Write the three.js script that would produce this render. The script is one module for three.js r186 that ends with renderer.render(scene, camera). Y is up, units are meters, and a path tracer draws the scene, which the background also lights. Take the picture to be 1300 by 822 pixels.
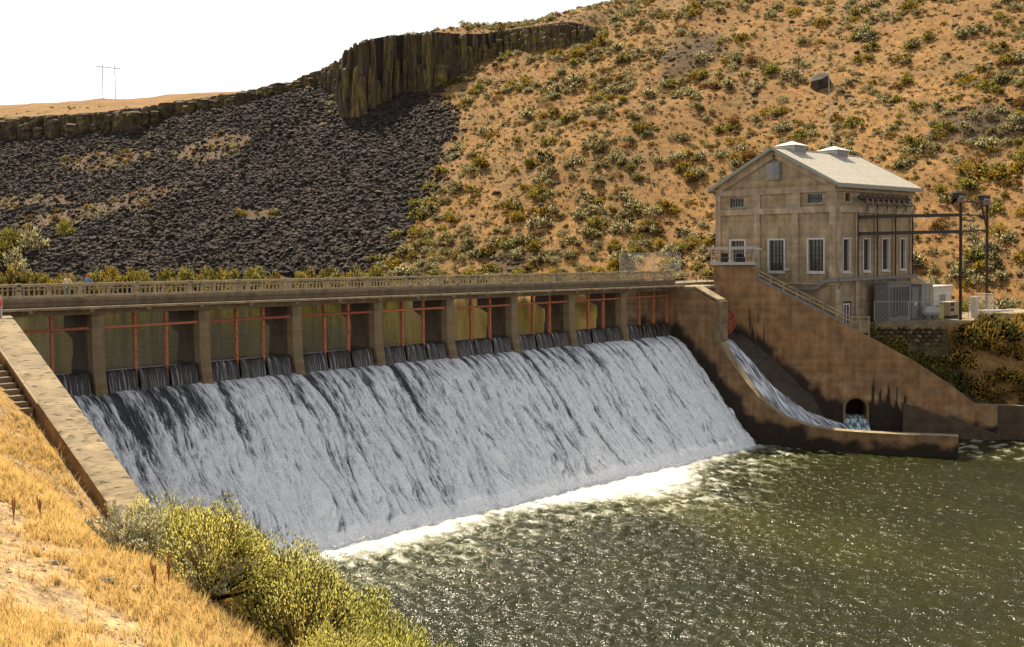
import * as THREE from 'three';
import { mergeGeometries } from 'three/addons/utils/BufferGeometryUtils.js';
import { RoundedBoxGeometry } from 'three/addons/geometries/RoundedBoxGeometry.js';
import { MarchingCubes } from 'three/addons/objects/MarchingCubes.js';

// ---------------------------------------------------------------- camera, sky, sun, exposure
const scene = new THREE.Scene();
const V3 = (x, y, z) => new THREE.Vector3(x, y, z);
const FOCAL = 1400;                                   // in pixels of the 1300 x 822 photograph
const camera = new THREE.PerspectiveCamera(2 * Math.atan(411 / FOCAL) * 180 / Math.PI, 1300 / 822, 0.5, 4000);
const EYE = V3(-29.7635, 18.5, 66.8784);
{
  const yaw = 0.7797, pitch = 0.0343, roll = -0.0099;
  const fh = V3(Math.sin(yaw), 0, -Math.cos(yaw)), r0 = V3(Math.cos(yaw), 0, Math.sin(yaw)), up = V3(0, 1, 0);
  const fw = fh.clone().multiplyScalar(Math.cos(pitch)).addScaledVector(up, -Math.sin(pitch));
  const u0 = up.clone().multiplyScalar(Math.cos(pitch)).addScaledVector(fh, Math.sin(pitch));
  const r = r0.clone().multiplyScalar(Math.cos(roll)).addScaledVector(u0, Math.sin(roll));
  const u = u0.clone().multiplyScalar(Math.cos(roll)).addScaledVector(r0, -Math.sin(roll));
  camera.position.copy(EYE);
  camera.quaternion.setFromRotationMatrix(new THREE.Matrix4().makeBasis(r, u, fw.clone().negate()));
  camera.setViewOffset(1300, 822, 0, 45, 1300, 822);
  camera.updateMatrixWorld(true);
}
const renderer = new THREE.WebGLRenderer({ antialias: true });
renderer.toneMapping = THREE.LinearToneMapping;
renderer.toneMappingExposure = 1.8;
renderer.shadowMap.enabled = true;

const SUN_EL = 57 * Math.PI / 180;
const SUN = V3(0.358 * Math.cos(SUN_EL), Math.sin(SUN_EL), -0.934 * Math.cos(SUN_EL)).normalize();
{ // pale summer sky, whitish near the horizon and towards the sun
  const W = 512, H = 256, data = new Float32Array(W * H * 4);
  for (let j = 0; j < H; j++) for (let i = 0; i < W; i++) {
    const el = ((j + 0.5) / H - 0.5) * Math.PI, az = ((i + 0.5) / W - 0.5) * 2 * Math.PI;
    const d = [Math.cos(el) * Math.cos(az), Math.sin(el), Math.cos(el) * Math.sin(az)];
    const c = d[0] * SUN.x + d[1] * SUN.y + d[2] * SUN.z;
    const h = Math.max(0, d[1]), k = Math.exp(-Math.pow(h * 2.6, 1.6));          // k: share of horizon haze
    const g = 0.55 * Math.pow(Math.max(0, c), 6) + 0.5 * Math.pow(Math.max(0, c), 40);
    const o = (j * W + i) * 4;
    data[o] = 0.12 + 0.72 * k + g; data[o + 1] = 0.145 + 0.70 * k + g * 0.96; data[o + 2] = 0.19 + 0.66 * k + g * 0.86;
    data[o + 3] = 1;
  }
  const t = new THREE.DataTexture(data, W, H, THREE.RGBAFormat, THREE.FloatType);
  t.mapping = THREE.EquirectangularReflectionMapping; t.magFilter = THREE.LinearFilter; t.minFilter = THREE.LinearFilter;
  t.wrapS = THREE.RepeatWrapping; t.needsUpdate = true;
  scene.background = t; scene.environment = t;
  scene.backgroundIntensity = 1; scene.environmentIntensity = 1;
}
const sun = new THREE.DirectionalLight(new THREE.Color().setRGB(1, 0.86, 0.64), 5.0);
sun.position.copy(SUN.clone().multiplyScalar(400)).add(V3(60, 0, -40));
sun.target.position.set(60, 0, -40); sun.castShadow = true; sun.shadow.radius = 2; sun.shadow.mapSize.set(4096, 4096);
Object.assign(sun.shadow.camera, { left: -300, right: 300, top: 300, bottom: -300, near: 1, far: 1200 });
sun.name = 'sun'; scene.add(sun); scene.add(sun.target);

// ---------------------------------------------------------------- small library
let seed = 7;
const rnd = () => { seed = (seed * 1664525 + 1013904223) >>> 0; return seed / 4294967296; };
const rr = (a, b) => a + (b - a) * rnd();
const clamp = (x, a = 0, b = 1) => Math.min(b, Math.max(a, x));
const lerp = (a, b, t) => a + (b - a) * t;
const sstep = (a, b, x) => { const t = clamp((x - a) / (b - a)); return t * t * (3 - 2 * t); };
const hash = (x, y) => { let h = Math.imul(x | 0, 374761393) + Math.imul(y | 0, 668265263); h = Math.imul(h ^ (h >>> 13), 1274126177); return ((h ^ (h >>> 16)) >>> 0) / 4294967296; };
const GX = new Float64Array(256), GY = new Float64Array(256); for (let i = 0; i < 256; i++) { GX[i] = 0.85 * Math.cos(i * 2.39996); GY[i] = 0.85 * Math.sin(i * 2.39996); }
const hashI = (x, y) => { let h = Math.imul(x, 374761393) + Math.imul(y, 668265263); h = Math.imul(h ^ (h >>> 13), 1274126177); return (h ^ (h >>> 16)) & 255; };
const wrap = (a, p) => p ? ((a % p) + p) % p : a;
function noise(x, y, px = 0, py = 0) {               // gradient noise, periodic if px, py are set
  const xi = Math.floor(x), yi = Math.floor(y), fx = x - xi, fy = y - yi;
  const u = fx * fx * (3 - 2 * fx), v = fy * fy * (3 - 2 * fy);
  const x0 = wrap(xi, px), x1 = wrap(xi + 1, px), y0 = wrap(yi, py), y1 = wrap(yi + 1, py);
  const i = hashI(x0, y0), j = hashI(x1, y0), k = hashI(x0, y1), l = hashI(x1, y1);
  const a = GX[i] * fx + GY[i] * fy, b = GX[j] * (fx - 1) + GY[j] * fy, c = GX[k] * fx + GY[k] * (fy - 1), d = GX[l] * (fx - 1) + GY[l] * (fy - 1);
  return 0.5 + a + (b - a) * u + (c - a) * v + (a - b - c + d) * u * v;
}
function fbm(x, y, oct = 4, px = 0, py = 0) {
  let s = 0, a = 0.5, n = 0;
  for (let i = 0; i < oct; i++) { s += a * noise(x + i * 17.3 * (px ? 0 : 1), y + i * 9.1 * (py ? 0 : 1), px, py); n += a; a *= 0.5; x *= 2; y *= 2; px *= 2; py *= 2; }
  return s / n;
}
function table(rows) {                                // piecewise-linear lookup: rows of [x, a, b, ...]
  return (x, k = 1) => {
    if (x <= rows[0][0]) return rows[0][k];
    for (let i = 1; i < rows.length; i++) if (x <= rows[i][0]) { const p = rows[i - 1], q = rows[i]; return lerp(p[k], q[k], (x - p[0]) / (q[0] - p[0])); }
    return rows[rows.length - 1][k];
  };
}
function tex(w, h, fn, { srgb = true, metres = 1, metresY = metres } = {}) {
  const d = new Uint8Array(w * h * 4);
  for (let j = 0; j < h; j++) for (let i = 0; i < w; i++) {
    const c = fn((i + 0.5) / w, (j + 0.5) / h), o = (j * w + i) * 4;
    if (typeof c === 'number') d[o] = d[o + 1] = d[o + 2] = clamp(c) * 255;
    else { d[o] = clamp(c[0]) * 255; d[o + 1] = clamp(c[1]) * 255; d[o + 2] = clamp(c[2]) * 255; }
    d[o + 3] = 255;
  }
  const t = new THREE.DataTexture(d, w, h, THREE.RGBAFormat);
  t.wrapS = t.wrapT = THREE.RepeatWrapping; t.magFilter = THREE.LinearFilter; t.minFilter = THREE.LinearMipmapLinearFilter; t.generateMipmaps = true;
  if (srgb) t.colorSpace = THREE.SRGBColorSpace;
  t.repeat.set(1 / metres, 1 / metresY); t.needsUpdate = true;
  return t;
}
const lin = (r, g, b) => new THREE.Color().setRGB(r, g, b);
const mat = (color, o = {}) => new THREE.MeshStandardMaterial({ color, roughness: 0.9, metalness: 0, side: THREE.DoubleSide, ...o });
const leafMat = (color, o = {}) => new THREE.MeshPhysicalMaterial({ color, roughness: 1, side: THREE.DoubleSide, transmission: 0.35, thickness: 0, specularIntensity: 0.2, ...o });

// geometry helpers
function boxUV(g) {                                   // uv in metres from the dominant face axis
  g = g.index ? g.toNonIndexed() : g; if (!g.attributes.normal) g.computeVertexNormals();
  const p = g.attributes.position, uv = new Float32Array(p.count * 2), a = V3(), b = V3(), c = V3();
  for (let i = 0; i < p.count; i += 3) {
    a.fromBufferAttribute(p, i); b.fromBufferAttribute(p, i + 1); c.fromBufferAttribute(p, i + 2);
    const n = b.clone().sub(a).cross(c.clone().sub(a)), ax = Math.abs(n.x), ay = Math.abs(n.y), az = Math.abs(n.z);
    [a, b, c].forEach((q, k) => {
      const o = (i + k) * 2;
      if (ay >= ax && ay >= az) { uv[o] = q.x; uv[o + 1] = q.z; } else if (ax >= az) { uv[o] = q.z; uv[o + 1] = q.y; } else { uv[o] = q.x; uv[o + 1] = q.y; }
    });
  }
  g.setAttribute('uv', new THREE.BufferAttribute(uv, 2));
  return g;
}
const bx = (x0, x1, y0, y1, z0, z1) => { const g = new THREE.BoxGeometry(x1 - x0, y1 - y0, z1 - z0); g.translate((x0 + x1) / 2, (y0 + y1) / 2, (z0 + z1) / 2); return g; };
const rbx = (x0, x1, y0, y1, z0, z1, r = 0.03) => { const g = new RoundedBoxGeometry(x1 - x0, y1 - y0, z1 - z0, 2, r); g.translate((x0 + x1) / 2, (y0 + y1) / 2, (z0 + z1) / 2); return g; };
function bar(a, b, w, h = w, round = false) {         // square or round bar between two points
  const A = V3(...a), B = V3(...b), d = B.clone().sub(A), L = d.length();
  const g = round ? new THREE.CylinderGeometry(w / 2, w / 2, L, 8) : new THREE.BoxGeometry(w, L, h);
  const y = d.normalize(), x = Math.abs(y.y) > 0.95 ? V3(1, 0, 0) : V3(0, 1, 0).cross(y).normalize(), z = x.clone().cross(y).normalize();
  x.copy(y).cross(z).normalize();
  g.applyMatrix4(new THREE.Matrix4().makeBasis(x, y, z)); g.translate((A.x + B.x) / 2, (A.y + B.y) / 2, (A.z + B.z) / 2);
  return g;
}
function merge(list) {
  const gs = list.map(g => { const q = g.index ? g.toNonIndexed() : g; for (const k of Object.keys(q.attributes)) if (!['position', 'normal', 'uv', 'color'].includes(k)) q.deleteAttribute(k); return q; });
  const hasC = gs.every(g => g.attributes.color); if (!hasC) gs.forEach(g => g.deleteAttribute('color'));
  return mergeGeometries(gs, false);
}
function gridMesh(nu, nv, fn, colorFn) {              // fn(i,j) -> [x,y,z,u,v]
  const pos = new Float32Array(nu * nv * 3), uv = new Float32Array(nu * nv * 2), idx = [];
  const col = colorFn ? new Float32Array(nu * nv * 3) : null;
  for (let j = 0; j < nv; j++) for (let i = 0; i < nu; i++) {
    const q = fn(i, j), o = j * nu + i;
    pos[o * 3] = q[0]; pos[o * 3 + 1] = q[1]; pos[o * 3 + 2] = q[2]; uv[o * 2] = q[3]; uv[o * 2 + 1] = q[4];
    if (col) { const c = colorFn(i, j, q); col[o * 3] = c[0]; col[o * 3 + 1] = c[1]; col[o * 3 + 2] = c[2]; }
    if (i && j) idx.push(o - nu - 1, o - nu, o, o - nu - 1, o, o - 1);
  }
  const g = new THREE.BufferGeometry();
  g.setAttribute('position', new THREE.BufferAttribute(pos, 3)); g.setAttribute('uv', new THREE.BufferAttribute(uv, 2));
  if (col) g.setAttribute('color', new THREE.BufferAttribute(col, 3));
  g.setIndex(idx); g.computeVertexNormals();
  return g;
}

// objects
const taken = {};
const numbered = n => { const k = taken[n] = (taken[n] ?? -1) + 1; return k ? `${n}_${String(k).padStart(3, '0')}` : n; };
const shade = o => { o.castShadow = true; o.receiveShadow = true; return o; };
function tag(o, label, category, group, kind) {
  o.userData.label = label; if (category) o.userData.category = category; if (group) o.userData.group = group; if (kind) o.userData.kind = kind; return o;
}
function thing(name, label, category, at = [0, 0, 0], group, kind) {
  const o = new THREE.Group(); o.name = numbered(name); o.position.set(...at); scene.add(o); return tag(o, label, category, group, kind);
}
function root(o) { while (o.parent && o.parent !== scene) o = o.parent; return o; }
function part(name, g, m, parent, { uv = true, local = false } = {}) {   // g in world metres unless local
  if (uv) g = boxUV(g);
  const r = root(parent);
  if (!local) g.translate(-r.position.x, -r.position.y, -r.position.z);
  const o = shade(new THREE.Mesh(g, m)); o.name = name; parent.add(o); return o;
}
function solo(name, g, m, label, category, group, kind, uv = true) {
  if (uv) g = boxUV(g);
  const o = shade(new THREE.Mesh(g, m)); o.name = numbered(name); scene.add(o); return tag(o, label, category, group, kind);
}
function copyOf(o, at, rotY = 0, scale = 1, label) {
  const c = o.clone(); c.name = numbered(o.userData.baseName || o.name.replace(/_\d{3}$/, '')); c.position.set(...at); c.rotation.y = rotY;
  if (typeof scale === 'number') c.scale.setScalar(scale); else c.scale.set(...scale);
  c.userData = { ...o.userData }; if (label) c.userData.label = label; scene.add(c); return c;
}

// ---------------------------------------------------------------- surface textures
const boardTex = tex(1024, 1024, (u, v) => {          // board-formed concrete, 6 m tile: boards, stains, pour lines
  const b = Math.floor(v * 24), tone = hash(b, 3) * 0.06 + noise(u * 12 + hash(b, 8) * 9, b * 7.7) * 0.06;
  const edge = Math.abs(v * 24 - b - 0.5) > 0.455 ? -0.07 : 0;
  const streak = fbm(u * 14, v * 2, 5, 14, 2), blot = fbm(u * 6, v * 6, 5, 6, 6), fine = hash(Math.floor(u * 1024), Math.floor(v * 1024));
  const t = 0.66 + tone + edge + (blot - 0.5) * 0.32 + (streak - 0.5) * 0.24 + (fine - 0.5) * 0.08;
  const w = (fbm(u * 5 + 3.3, v * 5 + 1.7, 4, 5, 5) - 0.5) * 0.10;
  return [t * (1.03 + w), t, t * (0.95 - w)];
}, { metres: 6 });
const boardBump = tex(512, 512, (u, v) => { const f = v * 24 % 1; return 0.55 + 0.25 * hash(Math.floor(v * 24), 3) - (f < 0.06 || f > 0.94 ? 0.35 : 0) + 0.2 * (noise(u * 120, v * 120, 120, 120) - 0.5); }, { srgb: false, metres: 6 });
const roughTex = tex(1024, 1024, (u, v) => {          // eroded concrete, 5 m tile
  const e = fbm(u * 9, v * 34, 5, 9, 34), b = fbm(u * 6, v * 6, 5, 6, 6), f = hash(Math.floor(u * 1024), Math.floor(v * 1024));
  const pit = e < 0.40 ? (0.40 - e) * 2.2 : 0;
  const t = 0.72 + (b - 0.5) * 0.3 - pit + (f - 0.5) * 0.10; return [t * 1.02, t, t * 0.95];
}, { metres: 5 });
const roughBump = tex(1024, 1024, (u, v) => { const e = fbm(u * 9, v * 34, 5, 9, 34); return 0.2 + 0.9 * Math.min(e, 0.55) + 0.1 * noise(u * 150, v * 150, 150, 150); }, { srgb: false, metres: 5 });
const gritTex = tex(1024, 1024, (u, v) => {           // soil, litter and dry grass, 14 m tile
  const a = fbm(u * 14, v * 14, 5, 14, 14), s = fbm(u * 110, v * 50, 3, 110, 50), f = hash(Math.floor(u * 1024), Math.floor(v * 1024));
  const peb = noise(u * 180, v * 180, 180, 180) > 0.86 ? -0.2 : 0;
  const t = 0.76 + (a - 0.5) * 0.42 + (s - 0.5) * 0.5 + (f - 0.5) * 0.16 + peb; return [t, t * 0.985, t * 0.96];
}, { metres: 14 });
const gritBump = tex(512, 512, (u, v) => fbm(u * 40, v * 40, 4, 40, 40), { srgb: false, metres: 9 });
const rockTex = tex(512, 512, (u, v) => { const a = fbm(u * 8, v * 8, 5, 8, 8), f = hash(Math.floor(u * 512), Math.floor(v * 512)); const t = 0.62 + (a - 0.5) * 0.7 + (f - 0.5) * 0.16; return [t * 1.02, t, t * 0.96]; }, { metres: 1 });
const lichenTex = tex(512, 512, (u, v) => {           // columnar basalt with yellow-green lichen streaks
  const a = fbm(u * 10, v * 3, 5, 10, 3), l = fbm(u * 14 + 5.5, v * 3 + 2.2, 4, 14, 3), cr = fbm(u * 6, v * 14, 4, 6, 14) < 0.33 ? 0.55 : 1;
  const k = sstep(0.46, 0.62, l), t = (0.34 + (a - 0.5) * 0.34) * cr;
  return [lerp(t * 1.08, 0.50 * (0.7 + a * 0.6), k), lerp(t * 0.98, 0.45 * (0.7 + a * 0.6), k), lerp(t * 0.86, 0.22 * (0.7 + a * 0.6), k)];
}, { metres: 1 });
const metalTex = tex(256, 256, (u, v) => 0.86 + 0.2 * (fbm(u * 5, v * 5, 4, 5, 5) - 0.5) + 0.06 * (hash(Math.floor(u * 256), Math.floor(v * 256)) - 0.5), { metres: 2 });
const rustTex = tex(256, 512, (u, v) => { const a = fbm(u * 6, v * 12, 5, 6, 12), k = sstep(0.52, 0.7, a); return [lerp(0.95, 0.55, k), lerp(0.95, 0.48, k), lerp(0.95, 0.45, k)]; }, { metres: 1.5 });

const M = {
  ph: mat(lin(0.60, 0.49, 0.325), { map: boardTex, bumpMap: boardBump, bumpScale: 0.012 }),
  phTrim: mat(lin(0.67, 0.55, 0.40), { map: boardTex, bumpMap: boardBump, bumpScale: 0.008 }),
  wall: mat(lin(0.45, 0.30, 0.165), { map: boardTex, bumpMap: boardBump, bumpScale: 0.012 }),
  wallV: mat(lin(0.46, 0.305, 0.165), { map: boardTex, bumpMap: boardBump, bumpScale: 0.012, vertexColors: true }),
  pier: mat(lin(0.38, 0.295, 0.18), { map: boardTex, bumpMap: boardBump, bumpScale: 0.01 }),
  pierStainShade: mat(lin(0.155, 0.112, 0.07), { map: boardTex, bumpMap: boardBump, bumpScale: 0.01 }),  // stained dark concrete, darkened further in its colour to deepen the pier shadows
  deck: mat(lin(0.34, 0.28, 0.20), { map: boardTex }),
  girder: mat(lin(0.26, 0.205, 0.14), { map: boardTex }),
  rail: mat(lin(0.68, 0.57, 0.39), { map: roughTex }),
  eroded: mat(lin(0.58, 0.46, 0.30), { map: roughTex, bumpMap: roughBump, bumpScale: 0.05 }),
  red: mat(lin(0.47, 0.14, 0.05), { map: rustTex, roughness: 0.65 }),
  redDull: mat(lin(0.34, 0.085, 0.035), { map: rustTex, roughness: 0.8 }),
  steel: mat(lin(0.28, 0.28, 0.28), { map: metalTex, roughness: 0.55, metalness: 0.4 }),
  galv: mat(lin(0.50, 0.49, 0.46), { map: metalTex, roughness: 0.5, metalness: 0.3 }),
  dark: mat(lin(0.035, 0.028, 0.024), { roughness: 0.8 }),
  black: mat(lin(0.012, 0.012, 0.012), { roughness: 0.9 }),
  greyPaint: mat(lin(0.22, 0.22, 0.21), { map: metalTex, roughness: 0.6 }),
  greyLight: mat(lin(0.34, 0.33, 0.29), { map: metalTex, roughness: 0.6 }),
  white: mat(lin(0.72, 0.71, 0.68), { map: metalTex, roughness: 0.55 }),
  beige: mat(lin(0.45, 0.37, 0.22), { map: metalTex, roughness: 0.6 }),
  yellow: mat(lin(0.55, 0.50, 0.10), { map: metalTex, roughness: 0.6 }),
  roof: mat(lin(0.70, 0.64, 0.53), { map: metalTex, roughness: 0.45 }),
  roofEdge: mat(lin(0.25, 0.27, 0.22), { roughness: 0.6 }),
  glass: new THREE.MeshPhysicalMaterial({ color: lin(0.085, 0.08, 0.06), roughness: 0.14, metalness: 0 }),
  pole: mat(lin(0.045, 0.028, 0.02), { roughness: 0.9 }),
  porcelain: mat(lin(0.16, 0.09, 0.06), { roughness: 0.25 }),
  basalt: mat(lin(0.34, 0.31, 0.27), { map: lichenTex, bumpMap: lichenTex, bumpScale: 0.1 }),
  rock: mat(lin(1, 1, 1), { map: rockTex }),
};

// ---------------------------------------------------------------- the hillside on the far bank
const YR = 11.2;                                      // water level above the weir
const SHORE = [[128, 120], [122, 80], [114, 45], [107, 18], [103, -5], [101, -25], [99.7, -38.7], [90.6, -54.8], [83.8, -75.5], [76.1, -98.6], [67.7, -125.3], [53.2, -163.5], [30.7, -218.2], [-10.4, -308.1], [-70, -430]];
const shore = (() => {                                // arc-length samples every 2 m: position and smoothed uphill normal
  const c = new THREE.CatmullRomCurve3(SHORE.map(p => V3(p[0], 0, p[1])), false, 'catmullrom', 0.5);
  const raw = c.getPoints(1200), S = [0];
  for (let i = 1; i < raw.length; i++) S.push(S[i - 1] + raw[i].distanceTo(raw[i - 1]));
  const n = Math.floor(S[S.length - 1] / 2), P = [];
  for (let k = 0, i = 0; k <= n; k++) { while (i < S.length - 2 && S[i + 1] < k * 2) i++; const t = (k * 2 - S[i]) / (S[i + 1] - S[i]); P.push(raw[i].clone().lerp(raw[i + 1], t)); }
  let T = P.map((p, i) => P[Math.min(n, i + 1)].clone().sub(P[Math.max(0, i - 1)]));
  for (let pass = 0; pass < 2; pass++) T = T.map((_, i) => { const a = V3(0, 0, 0); for (let k = -10; k <= 10; k++) a.add(T[clamp(i + k, 0, n)]); return a.divideScalar(21); });
  return { P, N: T.map(t => V3(-t.z, 0, t.x).normalize()), n };
})();
function shoreAt(s) {
  const f = clamp(s / 2, 0, shore.n - 1.001), i = Math.floor(f), t = f - i;
  const p = shore.P[i].clone().lerp(shore.P[i + 1], t), q = shore.N[i].clone().lerp(shore.N[i + 1], t).normalize();
  return [p.x, p.z, q.x, q.z];
}
const SLOPE = 0.6;
const cliffT = table([ // s, distance of the cliff line from the shore, cliff height, slope above it
  [0, 112, 0, 0.6], [196, 110, 0, 0.6], [206, 100, 0.3, 0.5], [210, 98, 3.2, 0.46], [214, 96, 5, 0.42], [220, 95, 5.6, 0.38], [232, 98, 4.6, 0.33], [236, 92, 6.4, 0.30], [238.5, 82, 11, 0.27], [242, 78, 13.8, 0.24],
  [249, 79, 13.4, 0.16], [252, 71, 16.6, 0.12], [254, 67, 17.4, 0.08], [258, 67, 15.6, 0.05], [264, 77.5, 10.6, 0.04], [270, 82, 7.2, 0.03], [275, 86, 4.2, 0.02], [280, 87, 2.4, 0.02], [286, 85, 1.7, 0.02], [298, 80, 2.0, 0.02], [316, 77, 2.4, 0.05],
  [322, 71, 4.1, 0.10], [334, 70, 4.2, 0.17], [346, 68, 5.0, 0.20], [368, 69, 5.0, 0.23], [480, 69, 5.0, 0.24], [700, 69, 5, 0.25]]);
const hillNoise = (s, d) => {
  const edge = sstep(0, 10, d);
  return edge * (3.2 * (fbm(s / 38 + 2.1, d / 38, 3) - 0.5) + 1.3 * (fbm(s / 11, d / 14, 3) - 0.5) + 2.4 * (fbm(s / 10 + 7, d / 46, 3) - 0.5)) + (0.15 + 0.85 * edge) * 0.6 * (fbm(s / 2.4, d / 1.6, 3) - 0.5);
};
function hillH(s, d) {
  const dc = cliffT(s, 1), hc = cliffT(s, 2), mt = cliffT(s, 3);
  let h;
  if (d <= dc) h = YR + SLOPE * d - 0.2;
  else { const e = d - dc, L = mt > 0.3 ? 110 : 320; h = YR + SLOPE * dc - 0.2 + hc * sstep(0, 1.6, e) + mt * L * (1 - Math.exp(-e / L)); }
  const damp = hc > 1 ? 0.25 + 0.75 * sstep(0, 14, Math.abs(d - dc)) : 1;
  return h + hillNoise(s, d) * damp;
}
function hillAt(s, d) { const q = shoreAt(s); return V3(q[0] + q[2] * d, hillH(s, d), q[1] + q[3] * d); }
const talusEdge = table([[0, 208], [7, 210], [21, 212], [39, 216], [55, 221], [66, 230], [78, 242], [90, 262], [120, 276]]);
const talusMask = (s, d) => {                         // where broken basalt covers the slope
  const dc = cliffT(s, 1); if (d > dc + 1) return 0;
  let k = sstep(-3.5, 3.5, s - talusEdge(d) + 9 * (fbm(s / 9, d / 9, 3) - 0.5));
  if (s > 236 && s < 262 && d > dc - 9) k = Math.max(k, 0.5 * sstep(236, 240, s));
  // earth and scrub showing through the rock
  const dirt = Math.max(1 - Math.hypot((s - 296) / 26, (d - 31 - (s - 292) * -0.35) / 7), 1 - Math.hypot((s - 287) / 13, (d - 56) / 8), 1 - Math.hypot((s - 318) / 20, (d - 54) / 6), 1 - Math.hypot((s - 335) / 30, (d - 34) / 5), 1 - Math.hypot((s - 252) / 7, (d - 26) / 2.2));
  k *= 1 - sstep(0.0, 0.35, dirt + 0.5 * (fbm(s / 4, d / 4, 3) - 0.5));
  return k;
};
const rockPatch = (s, d) => Math.max(1 - Math.hypot((s - 176) / 9, (d - 84) / 16), 1 - Math.hypot((s - 184) / 7, (d - 9) / 9), 1 - Math.hypot((s - 118) / 20, (d - 44) / 8), 1 - Math.hypot((s - 108) / 14, (d - 60) / 5), 1 - Math.hypot((s - 205) / 8, (d - 92) / 6)) + 0.9 * (fbm(s / 5, d / 5, 3) - 0.55);
function soilColor(s, d) {
  const t = talusMask(s, d), n = fbm(s / 7, d / 7, 4), n2 = fbm(s / 26 + 5, d / 26, 3), f = 0.66 + 0.68 * fbm(s * 0.55, d * 0.8, 3);
  const r = sstep(0.15, 0.55, rockPatch(s, d)) * (s < 215 ? 0.75 : 0);
  const g = sstep(0.52, 0.68, fbm(s / 12 + 9, d / 16 + 4, 4)) * 0.5;     // greyer, weedier ground
  const inTalus = s > talusEdge(Math.min(d, 119)) + 6 && d < cliffT(s, 1) ? 1 : 0;
  let c = [lerp(0.455, 0.345, n2) * (0.8 + 0.4 * n) * f, lerp(0.248, 0.178, n2) * (0.8 + 0.4 * n) * f, lerp(0.066, 0.049, n2) * (0.8 + 0.4 * n) * f];
  c = [lerp(c[0], 0.27, g), lerp(c[1], 0.185, g), lerp(c[2], 0.075, g)]; if (inTalus) c = c.map((v, i) => lerp(v, [0.17, 0.108, 0.058][i] * f, 0.78 + 0.2 * sstep(0.4, 0.6, n)));
  const b = [0.045, 0.031, 0.021]; const cf = cliffT(s, 2) > 0.8 && d > cliffT(s, 1) - 0.6 && d < cliffT(s, 1) + 2 ? 1 : 0; const k = Math.max(t, r, cf);
  return c.map((v, i) => lerp(v, b[i] * (0.7 + 0.6 * n), k));
}
{
  const sA = 30, sB = 560, ds = 1.35, nu = Math.round((sB - sA) / ds) + 1;
  const below = [-26, -14, -6, -2], nSlope = 86, cl = [0.4, 0.8, 1.2, 1.6], up = [2.2, 3.5, 5, 7, 9, 11.5, 14, 17, 20, 24, 28, 33, 39, 46, 54, 64, 76, 90, 110, 135, 165, 200, 245, 300, 370, 460, 580, 750, 950];
  const nv = below.length + nSlope + 1 + cl.length + up.length;
  const rowD = (s, j) => {
    const dc = cliffT(s, 1);
    if (j < below.length) return below[j];
    j -= below.length; if (j <= nSlope) return dc * j / nSlope;
    j -= nSlope + 1; return dc + (j < cl.length ? cl[j] : up[j - cl.length]);
  };
  const g = gridMesh(nu, nv, (i, j) => {
    const s = sA + i * ds, d = rowD(s, j), q = shoreAt(s);
    return [q[0] + q[2] * d, d < 0 ? YR - 0.2 + d * 0.45 : hillH(s, d), q[1] + q[3] * d, s, d];
  }, (i, j) => { const s = sA + i * ds; return soilColor(s, rowD(s, j)); });
  const o = solo('hillside', g, mat(lin(1, 1, 1), { map: gritTex, vertexColors: true, roughness: 1, bumpMap: gritBump, bumpScale: 0.12 }), 'steep dry golden hillside with dark basalt talus beyond the dam', 'hillside', null, 'structure', false);
  o.userData.kind = 'structure';
}
solo('ground', new THREE.CircleGeometry(3000, 64).rotateX(-Math.PI / 2).translate(0, -6, 0), mat(lin(0.36, 0.24, 0.11), { map: gritTex }), 'dry golden ground running out to the horizon', 'ground', null, 'structure');

// ---- cliff of basalt columns
function prism(sides, jit) {                          // unit column: radius 1, height 1 from y = 0, uneven sides and top
  const g = new THREE.CylinderGeometry(0.92, 1, 1, sides, 9, false); g.translate(0, 0.5, 0);
  const p = g.attributes.position, off = Array.from({ length: sides + 1 }, () => rr(1 - jit, 1 + jit)), lv = Array.from({ length: 10 }, (_, i) => i === 9 ? rr(0.7, 0.95) : rr(0.92, 1.06)), sx = lv.map(() => rr(-0.07, 0.07)), sz = lv.map(() => rr(-0.07, 0.07));
  for (let i = 0; i < p.count; i++) {
    const x = p.getX(i), z = p.getZ(i), y = p.getY(i), a = (Math.round((Math.atan2(x, z) / (2 * Math.PI) + 1) * sides)) % sides;
    if (Math.hypot(x, z) > 0.1) { const q = Math.round(y * 9), k = off[a] * lv[q]; p.setX(i, x * k + sx[q]); p.setZ(i, z * k + sz[q]); }
    p.setY(i, y + 0.025 * Math.sin(x * 3 + z * 2 + jit * 40 + y * 20));
  }
  const q = g.toNonIndexed(); q.computeVertexNormals(); return q;
}
const columnGeos = Array.from({ length: 6 }, (_, i) => prism(i % 2 ? 6 : 5, 0.16));
columnGeos.forEach((g, i) => { const uv = g.attributes.uv; for (let k = 0; k < uv.count; k++) uv.setXY(k, uv.getX(k) + i * 0.37, uv.getY(k) * 0.9 + i * 0.21); });
const basaltTones = [lin(0.62, 0.52, 0.38), lin(0.48, 0.40, 0.31), lin(0.78, 0.67, 0.43), lin(0.40, 0.33, 0.26)].map(c => { const m = M.basalt.clone(); m.color = c; return m; });
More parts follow.
